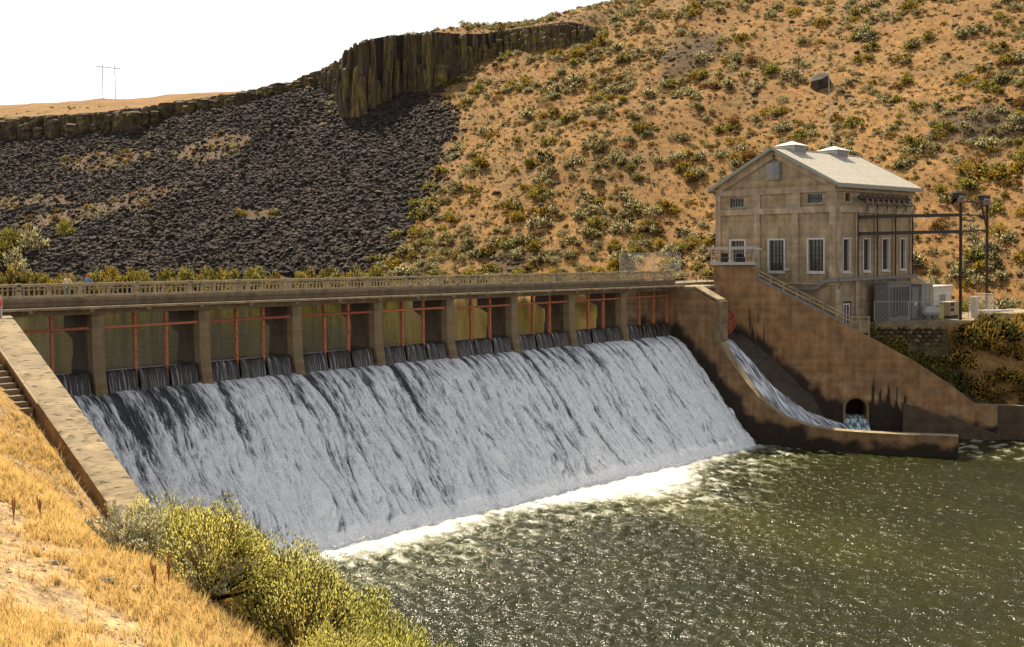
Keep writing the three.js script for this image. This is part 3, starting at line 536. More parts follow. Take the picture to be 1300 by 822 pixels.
{ // the river below the weir
  const xa = -8, xb = 90, za = 9.3, zb = 54, nu = 780, nv = 410;
  const toeFoam = (x, z) => {                         // 0 clear water, 1 foam
    const n = fbm(x / 5 + 3, z / 5, 4), s = fbm(x / 1.1, z / 2.6, 4), edge = 11.9 + 2.6 * (n - 0.4) + 4.6 * Math.exp(-(((x - 37) / 7) ** 2)) + 1.3 * Math.exp(-(((x - 14) / 6) ** 2)) - 1.4 * sstep(46, 57, x);
    const lace = fbm(x / 0.7 + 60, z / 1.1, 4); let f = Math.max(1 - sstep(-1.8, 1.2, z - edge + 3.6 * (s - 0.5)), (1 - sstep(0.0, 11, z - edge)) * sstep(0.46, 0.68, lace * 0.5 + s * 0.5) * 0.85);
    const trail = sstep(0.60, 0.74, fbm(x / 2.2 + 20, z / 0.8, 4)) * (1 - sstep(0, 9, z - edge)) * 0.5;
    const right = sstep(0.50, 0.66, fbm(x / 1.6, z / 1.0 + 7, 4)) * sstep(64.5, 66.5, x - (z - 25) * 0.25) * (1 - sstep(29.5, 33, z)) * 0.55;
    const bits = 0;
    return clamp(Math.max(f, trail, right, bits));
  };
  const TW = 2048, TH = 1024;
  const cmap = tex(TW, TH, (a, b) => {
    const x = lerp(xa, xb, a), z = lerp(za, zb, b), f = toeFoam(x, z), g = fbm(x / 6, z / 6, 3);
    const shoal = sstep(0, 1, 1 - Math.abs((x - 34 + (z - 20) * 0.15) / (5 + z * 0.1)) * 1.0) * (1 - sstep(30, 46, z)) * 0.75;   // pale bed showing through
    const w = [0.155 + 0.07 * (g - 0.5) + 0.08 * shoal, 0.16 + 0.07 * (g - 0.5) + 0.065 * shoal, 0.045 + 0.03 * (g - 0.5) + 0.01 * shoal], k = f * (0.85 + 0.15 * hash(Math.floor(a * TW), Math.floor(b * TH)));
    return [lerp(w[0], 0.93, k), lerp(w[1], 0.93, k), lerp(w[2], 0.92, k)];
  });
  cmap.repeat.set(1, 1); cmap.wrapS = cmap.wrapT = THREE.ClampToEdgeWrapping;
  const wave = (x, z) => 0.30 * (fbm(x / 1.9, z / 1.5, 2) - 0.5) + 0.34 * (noise(x / 0.70 + 40 + z * 0.3, z / 0.50) - 0.5) + 0.22 * (fbm(x / 6 + 9, z / 4, 3) - 0.5);
  const g = gridMesh(nu, nv, (i, j) => { const x = lerp(xa, xb, i / (nu - 1)), z = lerp(za, zb, j / (nv - 1)); return [x, wave(x, z) * (0.53 + 0.12 * (1 - sstep(14, 34, z))) * (1 - 0.28 * sstep(34, 62, x + (z - 20) * 0.2)) * (0.8 + 0.45 * fbm(x / 9, z / 7 + 3, 2)) + 0.10 * toeFoam(x, z), z, i / (nu - 1), j / (nv - 1)]; });
  const rip = tex(1024, 1024, (u, v) => 0.6 * fbm(u * 9, v * 14, 4, 9, 14) + 0.4 * fbm(u * 26 + 0.5, v * 40, 3, 26, 40), { srgb: false });
  rip.repeat.set((xb - xa) / 5.3, (zb - za) / 5.3);
  const t = new THREE.Group(); t.name = 'river'; scene.add(t); tag(t, 'choppy olive green river sparkling below the weir', 'water', null, 'structure');
  part('near_water', g, new THREE.MeshPhysicalMaterial({ color: 0xffffff, map: cmap, roughness: 0.19, ior: 1.33, bumpMap: rip, bumpScale: 0.2 }), t, { uv: false });
  part('outer_water', new THREE.PlaneGeometry(320, 500).rotateX(-Math.PI / 2).translate(80, -0.35, 255), new THREE.MeshPhysicalMaterial({ color: lin(0.016, 0.017, 0.005), roughness: 0.12, ior: 1.33 }), t);
  // droplets thrown off the falls and thrown up at the toe
  const fl = [], tp = V3(); for (let i = 0; i < 60000; i++) { const u = rr(X0 + 0.1, X1 - 0.1), b = rr(0.12, 0.97), v = b * profL, w = foamW(u, v); if (rnd() > w * w * sstep(1, 6, v)) continue; prof.getPointAt(b, tp); const tn = prof.getTangentAt(b), h = 0.28 + 0.34 * w * Math.pow(rnd(), 1.5); fl.push([V3(u, tp.y + tn.x * h, tp.x - tn.y * h), rr(0.012, 0.034)]); }
  scatter('falling_spray', 'white droplets leaping off the face of the falls', 'spray', new THREE.IcosahedronGeometry(1, 0), mat(lin(0.9, 0.91, 0.93), { roughness: 0.4 }), fl);
  const it = [], dg = new THREE.IcosahedronGeometry(1, 0);
  for (let i = 0; i < 9000; i++) { const x = rr(0, 56), k = Math.exp(-(((x - 31) / 7) ** 2)), z = 9.2 + rr(-1.6, 2.2), h = Math.pow(rnd(), 2.2) * (0.5 + 1.5 * k); it.push([V3(x, Math.max(0.1, (9.6 - z) * 1.1) + 0.1 + h, z), rr(0.008, 0.03)]); }
  scatter('spray', 'white spray thrown up where the falls meet the river', 'spray', dg, mat(lin(0.85, 0.86, 0.88), { roughness: 0.4 }), it);
}

// ---------------------------------------------------------------- the dam: piers, gates, bridge
const deckDy = x => -0.0075 * x;
{
  let pier0 = null;
  for (let k = 0; k < 8; k++) {
    const lab = ['first', 'second', 'third', 'fourth', 'fifth', 'sixth', 'seventh', 'eighth'][k] + ' tall concrete bridge pier counted from the sloping grass-side wall';
    if (!pier0) {
      pier0 = thing('bridge_pier', lab, 'pier', [0, 9.4, 0], 'piers carrying the bridge over the weir'); pier0.userData.baseName = 'bridge_pier';
      const ext = (pts, w, off = 0) => { const g = new THREE.ExtrudeGeometry(new THREE.Shape(pts.map(p => new THREE.Vector2(-p[0], p[1]))), { depth: w, bevelEnabled: true, bevelSize: 0.03, bevelThickness: 0.03, bevelSegments: 1 }); g.rotateY(Math.PI / 2); g.translate(-w / 2 + off, -9.4, 0); return g; };
      part('shaft', ext([[-2.9, 9.0], [-2.9, 13.1], [-4.2, 13.6], [-4.2, 14.78], [-0.55, 14.78], [-0.55, 9.0]], 0.62), M.pierStainShade, pier0, { local: true });  // pier sides: staining plus shade painted into the concrete colour
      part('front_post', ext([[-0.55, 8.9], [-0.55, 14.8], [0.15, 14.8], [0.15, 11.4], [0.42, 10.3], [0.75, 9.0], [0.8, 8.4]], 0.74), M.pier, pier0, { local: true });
      part('base_ledge', ext([[-3.0, 9.0], [-3.0, 11.75], [-2.9, 11.95], [-0.6, 11.95], [-0.6, 9.0]], 0.72), M.pierStainShade, pier0, { local: true });
    } else copyOf(pier0, [k * BAY, 9.4, 0], 0, 1, lab);
  }
  // red steel gate posts with flashboards, one set for each bay
  for (let b = 0; b < 9; b++) {
    const c0 = X0 + b * BAY + (b ? 0.45 : 0.0), c1 = X0 + (b + 1) * BAY - (b < 8 ? 0.45 : 0.0), w = (c1 - c0) / 3, dy = b > 4 ? -0.1 : 0;
    const where = b === 0 ? 'beside the sloping grass-side wall' : b === 8 ? 'against the brown training wall' : `between the ${['', 'first', 'second', 'third', 'fourth', 'fifth', 'sixth', 'seventh'][b]} and ${['', 'second', 'third', 'fourth', 'fifth', 'sixth', 'seventh', 'eighth'][b]} piers`;
    const t = thing('weir_gate', `red steel gate frame with dark flashboards ${where}`, 'gate', [(c0 + c1) / 2, 9.7, -0.3], 'gate frames between the piers');
    for (let k = 1; k < 3; k++) part('post', rbx(c0 + k * w - 0.09, c0 + k * w + 0.09, 9.75, 14.78 + deckDy(c0), -0.38, -0.12, 0.02), M.red, t);
    if (b === 0 || b === 8) part('post', rbx(b ? c1 - 0.22 : c0 + 0.02, b ? c1 - 0.02 : c0 + 0.22, 9.75, 14.78 + deckDy(c0), -0.38, -0.12, 0.02), M.red, t);
    part('crossbar', rbx(c0 + 0.01, c1 - 0.01, 13.86 + dy, 14.02 + dy, -0.12, 0.06, 0.02), b % 3 === 1 || b > 3 ? M.red : M.redDull, t);
    for (let k = 0; k < 3; k++) part('flashboard', bx(c0 + k * w + 0.04, c0 + (k + 1) * w - 0.04, 9.6, 11.12, -0.42, -0.34), M.dark, t);
  }
  // bridge
  const xa = -16, xb = 58.6, br = thing('dam_bridge', 'long concrete bridge with baluster railing along the top of the dam', 'bridge', [21, 14.8, -2]);
  const run = (y0, y1, z0, z1, a = xa, b2 = xb) => { const g = bx(a, b2, y0, y1, z0, z1), p = g.attributes.position; for (let i = 0; i < p.count; i++) p.setY(i, p.getY(i) + deckDy(p.getX(i))); return g; };
  part('deck', run(15.32, 15.5, -4.6, 0.55), M.deck, br);
  part('ledge', run(15.19, 15.30, 0.35, 0.70), M.deck, br); part('utility_beam', run(15.20, 15.34, 1.40, 1.74), M.eroded, br);
  part('kerb', run(15.503, 15.86, 0.18, 0.54), M.deck, br);
  part('kerb', run(15.503, 15.80, -4.55, -4.25), M.deck, br);
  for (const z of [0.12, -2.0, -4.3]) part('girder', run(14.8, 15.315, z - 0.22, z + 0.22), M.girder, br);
  for (let x = -12; x < 58; x += 3.65) part('bracket', bx(x - 0.14, x + 0.14, 15.04 + deckDy(x), 15.195 + deckDy(x), 0.345, 1.78), M.deck, br);
  part('conduit', merge([bar([xa, 15.66 - deckDy(-xa), 0.62], [xb, 15.66 + deckDy(xb), 0.62], 0.09, 0.09, true), bar([xa, 15.40 - deckDy(-xa), 0.64], [xb, 15.40 + deckDy(xb), 0.64], 0.06, 0.06, true)]), M.girder, br);
  for (const [z, y0] of [[0.36, 15.863], [-4.4, 15.803]]) {
    const ra = z < 0 ? xa : xa;
    part('top_rail', z < 0 ? run(16.58, 16.66, z - 0.04, z + 0.04, ra, 58.5) : run(16.58, 16.74, z - 0.13, z + 0.13, ra, 58.5), M.rail, br);
    if (z > 0) part('bottom_rail', run(15.92, 16.04, z - 0.09, z + 0.09, ra, 58.5), M.rail, br);
    const bal = []; let n = 0; if (z < 0) { for (let x = ra + 0.2; x < 58.4; x += 3.65) part('rail_post', bx(x - 0.07, x + 0.07, y0 + deckDy(x), 16.575 + deckDy(x), z - 0.07, z + 0.07), M.rail, br); part('middle_rail', run(16.24, 16.30, z - 0.03, z + 0.03, ra, 58.5), M.rail, br); continue; }
    for (let x = ra + 0.2; x < 58.4; x += 0.3042, n++) {
      if (n % 12 === 0) { const pp = part('rail_post', rbx(x - 0.14, x + 0.14, y0 + deckDy(x), 16.80 + deckDy(x), z - 0.13, z + 0.13, 0.02), M.rail, br); }
      else if (n % 6 === 0) part('rail_post', bx(x - 0.08, x + 0.08, y0 + deckDy(x), 16.575 + deckDy(x), z - 0.1, z + 0.1), M.rail, br);
      else bal.push(bx(x - 0.04, x + 0.04, 16.03 + deckDy(x), 16.60 + deckDy(x), z - 0.04, z + 0.04));
    }
    const o = part('balusters', merge(bal), M.rail, br); o.userData.kind = 'stuff';
  }
}
{ // sloping wall on the grass side
  const t = thing('sloping_wall', 'weathered concrete wall sloping down beside the golden grass', 'wall', [-8.15, 0, 14]);
  const top = z => 14.98 - 0.5 * (z - 6.48);
  const nz = 150, nx = 14, za = 5.9, zb = 27;
  const rough = (x, z) => { const e = sstep(13, 14, z) + 0.4; return 0.05 * (fbm(x / 1.4, z / 0.28, 4) - 0.5) * e - 0.06 * sstep(0.62, 0.7, fbm(x / 1.2, z / 0.22, 3)) * e; };
  part('coping', gridMesh(nx, nz, (i, j) => { const x = lerp(-9.0, -7.3, i / (nx - 1)), z = lerp(za, zb, j / (nz - 1)), ed = i === 0 || i === nx - 1 ? -0.05 : 0; return [x, top(z) + rough(x, z) + ed, z, x, z]; }), M.eroded, t, { uv: false });
  const side = (x, dir) => gridMesh(90, 6, (i, j) => { const z = lerp(za, zb, i / 89), y = lerp(-2, top(z) - 0.05, j / 5) ; return [x + dir * 0.04 * (fbm(z, y, 3) - 0.5), y, z, z, y]; });
  part('face', side(-7.3, 1), M.wall, t, { uv: false }); part('face', side(-9.0, -1), M.wall, t, { uv: false });
  part('end', bx(-9.0, -7.3, -2, top(27) - 0.02, 26.98, 27.1), M.wall, t);
  part('edge_strip', bar([-9.05, top(6.5) - 0.03, 6.5], [-9.05, top(13.6) - 0.03, 13.6], 0.10, 0.10), M.rail, t);
  const t2 = thing('abutment_block', 'flat concrete abutment slab where the bridge meets the grass bank', 'abutment', [-10, 14, 3]);
  part('slab', bx(-12, -7.3, 14.75, 15.15, -1, 6.2), M.eroded, t2); part('body', bx(-11.9, -7.32, 5, 14.745, -6, 5.88), M.wall, t2);
  // stairs beside the wall
  const st = thing('concrete_stair', 'worn concrete steps descending beside the sloping wall', 'stairs', [-10, 12, 11]);
  for (let k = 0; k < 8; k++) { const z = 9.2 + k * 0.5, y = 13.0 - k * 0.26; part('step', rbx(-10.4, -9.12, y - 0.6, y, z, z + 0.56, 0.03), M.pier, st); }
  // ring buoy and bent white pipe at the wall head
  const rb = thing('life_ring_post', 'red life ring hung on a white bent pipe at the wall head', 'life ring', [-7.9, 15.15, 5.4]);
  const ring = new THREE.TorusGeometry(0.30, 0.08, 10, 24); ring.rotateY(-0.8); ring.translate(-7.95, 15.95, 5.3); part('ring', ring, mat(lin(0.62, 0.05, 0.02), { roughness: 0.4 }), rb);
  const band = new THREE.TorusGeometry(0.30, 0.085, 10, 5, 0.5); band.rotateZ(-2.4); band.rotateY(-0.8); band.translate(-7.95, 15.95, 5.3); part('band', band, M.white, rb);
  part('pipe', new THREE.TubeGeometry(new THREE.CatmullRomCurve3([V3(-8.6, 15.15, 5.75), V3(-8.6, 16.2, 5.75), V3(-8.4, 16.45, 5.6), V3(-7.7, 16.45, 5.1), V3(-7.5, 16.2, 4.95), V3(-7.5, 15.15, 4.95)]), 30, 0.04, 8), M.white, rb);
}

// ---------------------------------------------------------------- training wall beside the falls, chute and outlet
function offsetPlan(pts) { const c = new THREE.CatmullRomCurve3(pts.map(p => V3(p[0], 0, p[1])), false, 'centripetal'); return c; }
const twPlan = offsetPlan([[58.4, -5.2], [58.4, 0], [58.4, 4], [58.5, 8], [59.1, 11], [59.95, 13.6], [61.0, 17], [62.4, 20.8], [65, 26.2]]);
const twTop = table([[-6, 14.55], [0, 14.55], [2.9, 14.6], [5.6, 13.3], [5.62, 9.9], [6.9, 8.1], [8.24, 6.45], [9.75, 4.75], [11.1, 3.62], [12.4, 2.75], [14.5, 2.1], [16.6, 1.9], [19.3, 1.86], [30, 1.92]]);
{
  const t = thing('training_wall', 'brown concrete training wall curving down between the falls and the outlet chute', 'wall', [59, 0, 8]);
  const rows = []; { const L = twPlan.getLength(); for (let i = 0; i <= 160; i++) { const p = twPlan.getPointAt(i / 160), d = twPlan.getTangentAt(i / 160); rows.push([p.x, p.z, -d.z, d.x, i / 160 * L]); } 
    const k = rows.findIndex(r => r[1] > 5.6); const a = rows[k], m = z => [a[0], z, a[2], a[3], a[4]]; rows.splice(k, 0, m(5.58), m(5.61)); }
  const TH = 1.15, nJ = 40;
  const nrm = r => (r[2] * 1 > 0 ? [-r[2], -r[3]] : [r[2], r[3]]);   // points to the falls (-x)
  const wet = (z, y) => {                             // black algae where the falls wet the wall
    const casc = y - (z < 0 ? 9.8 : Math.max(0, 9.8 - 1.1 * Math.max(0, z - 0.9))), n = 2.2 * (fbm(z / 1.3, y / 1.3, 4) - 0.5), line = z > 8.5 ? 0.9 + 1.5 * sstep(18, 9, z) : 1.5 + 0.9 * sstep(0, 6, z);
    return 1 - sstep(line - 0.5, line + 0.5, casc + n);
  };
  const face = gridMesh(rows.length, nJ, (i, j) => { const r = rows[i], y = lerp(-2.5, twTop(r[1]), j / (nJ - 1)); return [r[0], y, r[1], r[4], y]; },
    (i, j, q) => { const k = wet(q[2], q[1]), dk = 0.6 + 0.4 * fbm(q[2] / 2, q[1] / 1.5, 4) + 0.4 * fbm(q[2] * 1.7, q[1] * 0.14, 4); return [lerp(0.95 * dk, 0.10, k), lerp(0.93 * dk, 0.10, k), lerp(0.9 * dk, 0.115, k)]; });
  part('falls_face', face, M.wallV, t, { uv: false });
  part('chute_face', gridMesh(rows.length, 12, (i, j) => { const r = rows[i], n = nrm(r), y = lerp(-2.5, twTop(r[1]), j / 11); return [r[0] - n[0] * TH, y, r[1] - n[1] * TH, r[4], y]; }), M.wall, t, { uv: false });
  part('coping', gridMesh(rows.length, 3, (i, j) => { const r = rows[i], n = nrm(r), k = j / 2; return [r[0] - n[0] * TH * k, twTop(r[1]) + (j === 1 ? 0.02 : 0), r[1] - n[1] * TH * k, r[4], k * TH]; }), M.eroded, t, { uv: false });
  const e = rows[rows.length - 1], n = nrm(e); part('end', gridMesh(2, 4, (i, j) => [e[0] - n[0] * TH * i, lerp(-2.5, twTop(e[1]), j / 3), e[1] - n[1] * TH * i, i * TH, j]), M.wall, t, { uv: false });
  part('nose_post', rbx(58.33, 59.6, 9.6, 13.45, 5.42, 6.06, 0.05), M.pier, t);
  part('cap_slab', bx(58.3, 62.4, 14.56, 14.80, -5.2, 2.9), M.rail, t);
  const sl = bx(-0.06, 1.3, 0, 0.16, 0, 3.0); sl.rotateX(0.43); sl.translate(58.4, 14.7, 2.95); part('cap_slab', sl, M.eroded, t);
  // chute floor and water
  const ch = new THREE.Group(); ch.name = 'outlet_chute_water'; scene.add(ch); tag(ch, 'white water sliding down the narrow chute behind the training wall', 'water', null, 'structure');
  const chTop = table([[3.5, 9.9], [5, 9.3], [6.9, 7.6], [8.24, 5.95], [9.75, 4.2], [11.1, 2.6], [12.4, 1.6], [14.5, 0.6], [16.6, 0.3], [19.3, 0.1], [21, -0.1]]);
  const right = table([[3, 62.6], [6, 62.9], [9, 63.6], [11, 65.6], [12.5, 68.2], [15, 70.0], [18, 72.3], [21, 74.2]]), wallX = z => 63 + (z - 4) * 14 / 21;
  const wt = tex(512, 512, (u, v) => { const s = fbm(u * 16, v * 5, 5, 16, 5), k = sstep(0.30, 0.62, s); return [lerp(0.34, 0.90, k), lerp(0.35, 0.91, k), lerp(0.36, 0.93, k)]; }, { metres: 3, metresY: 6 });
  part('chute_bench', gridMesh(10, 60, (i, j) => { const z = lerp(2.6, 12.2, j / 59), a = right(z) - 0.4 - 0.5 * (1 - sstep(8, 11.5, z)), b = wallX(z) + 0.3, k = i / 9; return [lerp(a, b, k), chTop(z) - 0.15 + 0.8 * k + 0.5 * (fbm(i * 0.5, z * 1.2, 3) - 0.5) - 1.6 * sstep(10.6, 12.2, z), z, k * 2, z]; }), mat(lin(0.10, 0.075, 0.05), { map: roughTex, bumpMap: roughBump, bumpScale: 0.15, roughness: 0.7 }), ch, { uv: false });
  part('chute_water', gridMesh(40, 120, (i, j) => { const z = lerp(3.2, 21, j / 119), l = 59.3 + 0.3 * sstep(8, 12, z) + sstep(10, 21, z) * 3.0, r = right(z) - 0.3 - 0.5 * (1 - sstep(8, 11.5, z)), x = lerp(l, r, i / 39); return [x, chTop(z) + 0.35 * (fbm(x * 1.6, z * 0.7, 4) - 0.5) * sstep(3, 8, z), z, x, z]; }), new THREE.MeshPhysicalMaterial({ color: 0xffffff, map: wt, roughness: 0.5, bumpMap: wt, bumpScale: 0.08 }), ch, { uv: false });
}
const aA = V3(63, 0, 4), aB = V3(77, 0, 25), aT = aB.clone().sub(aA).normalize(), aN = V3(aT.z, 0, -aT.x);   // aN points away from the river
const abut = (s, y, off = 0) => V3(aA.x + aT.x * s + aN.x * off, y, aA.z + aT.z * s + aN.z * off);
const abutTop = table([[-1.6, 16.8], [2.5, 16.8], [2.52, 15.37], [11.5, 10.72], [17.4, 7.45], [20.5, 5.35], [23.2, 3.25], [25.3, 3.2], [60, 3.2]]);
{
  const t = thing('abutment_wall', 'tall brown concrete abutment wall with arched outlet below the powerhouse', 'wall', [66, 0, 9]);
  const place = (g) => { const p = g.attributes.position; for (let i = 0; i < p.count; i++) { const q = abut(p.getX(i), p.getY(i), p.getZ(i)); p.setXYZ(i, q.x, q.y, q.z); } g = g.index ? g.toNonIndexed() : g; const a = g.attributes.position.array; for (let k = 0; k < a.length; k += 9) for (let m = 0; m < 3; m++) { const v = a[k + 3 + m]; a[k + 3 + m] = a[k + 6 + m]; a[k + 6 + m] = v; } g.computeVertexNormals(); return g; };
  const wetA = (s, y) => {
    const low = table([[-2, 11.6], [1, 10.9], [2.5, 9.9], [3.5, 9.0], [6, 6.4], [9, 4.3], [11, 3.3], [14, 3.4], [18, 2.5], [24, 1.2]])(s), n = 2.0 * (fbm(s / 1.4, y / 1.6, 4) - 0.5);
    const drip = (s > 1.6 && s < 3.6) || (s > 13.2 && s < 17.5) ? 2.4 * sstep(0.55, 0.75, fbm(s * 2.3, y * 0.15 + 3, 3)) : 0;
    return 1 - sstep(low - 0.5, low + 0.5, y + n - drip);
  };
  const lime = (s, y) => sstep(0.46, 0.66, fbm(s / 1.7 + 8, y / 1.2 + 2, 5)) * sstep(9.5, 6.5, y + s * 0.25) * sstep(2, 4.5, s) * 0.85;
  const ns = 200, ny = 90, hole = (s, y) => { const c = 12.07, hw = 1.03; if (Math.abs(s - c) > hw) return false; return y > -1 && y < 2.65 + Math.sqrt(Math.max(0, hw * hw - (s - c) ** 2)); };
  const sAt = i => -1.6 + (i / (ns - 1)) * 27;
  const g = gridMesh(ns, ny, (i, j) => { const s = sAt(i), y = lerp(-2.5, abutTop(s), j / (ny - 1)), q = abut(s, y); return [q.x, q.y, q.z, s, y]; },
    (i, j, q) => { const s = q[3], y = q[4], k = wetA(s, y), l = lime(s, y), w = 0.62 + 0.42 * fbm(s / 3 + 4, y / 1.4, 4) + 0.36 * fbm(s * 1.6, y * 0.13 + 5, 4), o = 0.9 + 0.25 * fbm(s / 4 + 9, y / 2.5, 3); const c = [1.05 * w * o, 0.97 * w, 0.90 * w / o].map((v, m) => lerp(v, [1.55, 1.75, 2.0][m], l)); return [lerp(c[0], 0.10, k), lerp(c[1], 0.095, k), lerp(c[2], 0.10, k)]; });
  { // cut the arch out of the face
    const id = g.index.array, p = g.attributes.uv, keep = []; for (let k = 0; k < id.length; k += 3) { const s = (p.getX(id[k]) + p.getX(id[k + 1]) + p.getX(id[k + 2])) / 3, y = (p.getY(id[k]) + p.getY(id[k + 1]) + p.getY(id[k + 2])) / 3; if (!hole(s, y)) keep.push(id[k], id[k + 1], id[k + 2]); } g.setIndex(keep);
  }
  part('river_face', g, M.wallV, t, { uv: false });
  part('top', gridMesh(ns, 4, (i, j) => { const s = sAt(i), q = abut(s, abutTop(s), [0, 0.4, 0.8, 1.2][j]); return [q.x, q.y + (j % 3 ? 0.02 : 0), q.z, s, j * 0.4]; }), M.eroded, t, { uv: false });
  part('back', gridMesh(ns, 3, (i, j) => { const s = sAt(i), q = abut(s, lerp(s > 10.7 && s < 13.5 ? 4.0 : 0, abutTop(s), j / 2), 1.2); return [q.x, q.y, q.z, s, q.y]; }), M.wall, t, { uv: false });
  const blk = new THREE.ExtrudeGeometry(new THREE.Shape([[-1.6, 0], [-1.6, 16.78], [2.5, 16.78], [2.5, 15.35], [10.6, 11.15], [10.6, 0]].map(p => new THREE.Vector2(...p))), { depth: 6, bevelEnabled: false }); blk.translate(0, 0, 0.05);
  part('core', place(blk), M.wall, t);
  // arched outlet: ring and barrel
  const arc = r => { const a = []; a.push([12.07 - r, -1]); for (let k = 0; k <= 20; k++) { const f = Math.PI - Math.PI * k / 20; a.push([12.07 + Math.cos(f) * r, 2.65 + Math.sin(f) * r]); } a.push([12.07 + r, -1]); return a; };
  const A0 = arc(0.98), A1 = arc(1.22);
  part('arch_ring', gridMesh(A0.length, 3, (i, j) => { const a = j === 2 ? A1[i] : A0[i], q = abut(a[0], a[1], j === 0 ? 1.0 : -0.06); return [q.x, q.y, q.z, i * 0.15, j]; }), M.wall, t, { uv: false });
  part('barrel', gridMesh(A0.length, 4, (i, j) => { const q = abut(A0[i][0], A0[i][1], 0.5 + j * 2.2); return [q.x, q.y, q.z, i * 0.15, j * 2]; }), M.pier, t, { uv: false });
  { const bk = gridMesh(2, 2, (i, j) => { const a = abut(10.8 + 2.6 * i, -1 + 5 * j, 7); return [a.x, a.y, a.z, i, j]; }); part('barrel_end', bk, M.pier, t, { uv: false }); }
  // sloping plinth at the foot
  const pl = new THREE.ExtrudeGeometry(new THREE.Shape([[16.4, -2], [16.4, 3.3], [17.6, 2.9], [25.2, 0.35], [25.2, -2]].map(p => new THREE.Vector2(...p))), { depth: 0.7, bevelEnabled: true, bevelSize: 0.05, bevelThickness: 0.05, bevelSegments: 1 }); pl.translate(0, 0, -0.72);
  part('plinth', place(pl), M.pierStainShade, t);
  // culvert water
  const cw = new THREE.Group(); cw.name = 'culvert_water'; scene.add(cw); tag(cw, 'pale water spilling from the arched outlet', 'water', null, 'structure');
  const wt = tex(256, 256, (u, v) => { const k = sstep(0.34, 0.62, fbm(u * 8, v * 3, 4, 8, 3)); return [lerp(0.30, 0.80, k), lerp(0.38, 0.86, k), lerp(0.40, 0.87, k)]; }, { metres: 1.6 });
  part('spill', gridMesh(16, 14, (i, j) => { const s = 12.07 + (i / 15 - 0.5) * (1.9 + j * 0.06), k = j / 13, q = abut(s, 1.85 - 1.9 * k * k + 0.08 * noise(i * 0.9, j), 1.6 - 3.6 * k); return [q.x, q.y, q.z, s, k * 3]; }), new THREE.MeshPhysicalMaterial({ color: 0xffffff, map: wt, roughness: 0.4 }), cw, { uv: false });
  // low river wall downstream
  const lw = thing('river_wall', 'low concrete river wall at the foot of the golden mound', 'wall', [80, 0, 32]);
  const LA = V3(76.9, 0, 24.85), LB = V3(90, 0, 56), LT = LB.clone().sub(LA).normalize(), LN = V3(LT.z, 0, -LT.x), lp = (s, y, o) => [LA.x + LT.x * s + LN.x * o, y, LA.z + LT.z * s + LN.z * o];
  part('face', gridMesh(60, 8, (i, j) => { const s = i / 59 * 33, y = lerp(-2.5, 3.22 + 0.06 * noise(s, 1), j / 7); return [...lp(s, y, 0), s, y]; }), M.pierStainShade, lw, { uv: false });
  part('top', gridMesh(60, 3, (i, j) => { const s = i / 59 * 33; return [...lp(s, 3.22 + 0.06 * noise(s, 1), j * 0.45), s, j * 0.45]; }), M.eroded, lw, { uv: false });
}
{ // red outlet valve at the head of the chute
  const t = thing('outlet_valve', 'red steel outlet valve in the recess at the head of the chute', 'valve', [61.0, 11, 4.0]);
  const c = new THREE.CylinderGeometry(1.35, 1.45, 0.7, 28, 1, false); c.rotateZ(Math.PI / 2); c.rotateY(0.95); c.translate(61.9, 11.2, 3.6); part('disc', c, M.redDull, t);
  const o = new THREE.TorusGeometry(1.4, 0.13, 10, 32); o.rotateY(Math.PI / 2 + 0.95); o.translate(61.72, 11.2, 3.85); part('rim', o, M.redDull, t);
  for (let k = 0; k < 6; k++) { const a = k * Math.PI / 3 + 0.3, sx = Math.sin(0.95), cx = Math.cos(0.95); part('rib', bar([61.66, 11.2, 3.93], [61.66 + Math.cos(a) * 1.35 * sx, 11.2 + Math.sin(a) * 1.35, 3.93 + Math.cos(a) * 1.35 * cx], 0.16), M.redDull, t); }
  part('pipe', bar([60.2, 11.15, 4.6], [61.6, 11.2, 3.95], 0.75, 0.75, true), mat(lin(0.52, 0.24, 0.17), { map: metalTex, roughness: 0.5 }), t);
  part('bracket', rbx(59.7, 61.9, 12.5, 12.8, 3.3, 4.2, 0.03), M.galv, t);
  part('back_wall', bx(59.56, 63.2, 6, 14.6, 2.2, 2.55), M.wall, t);
}

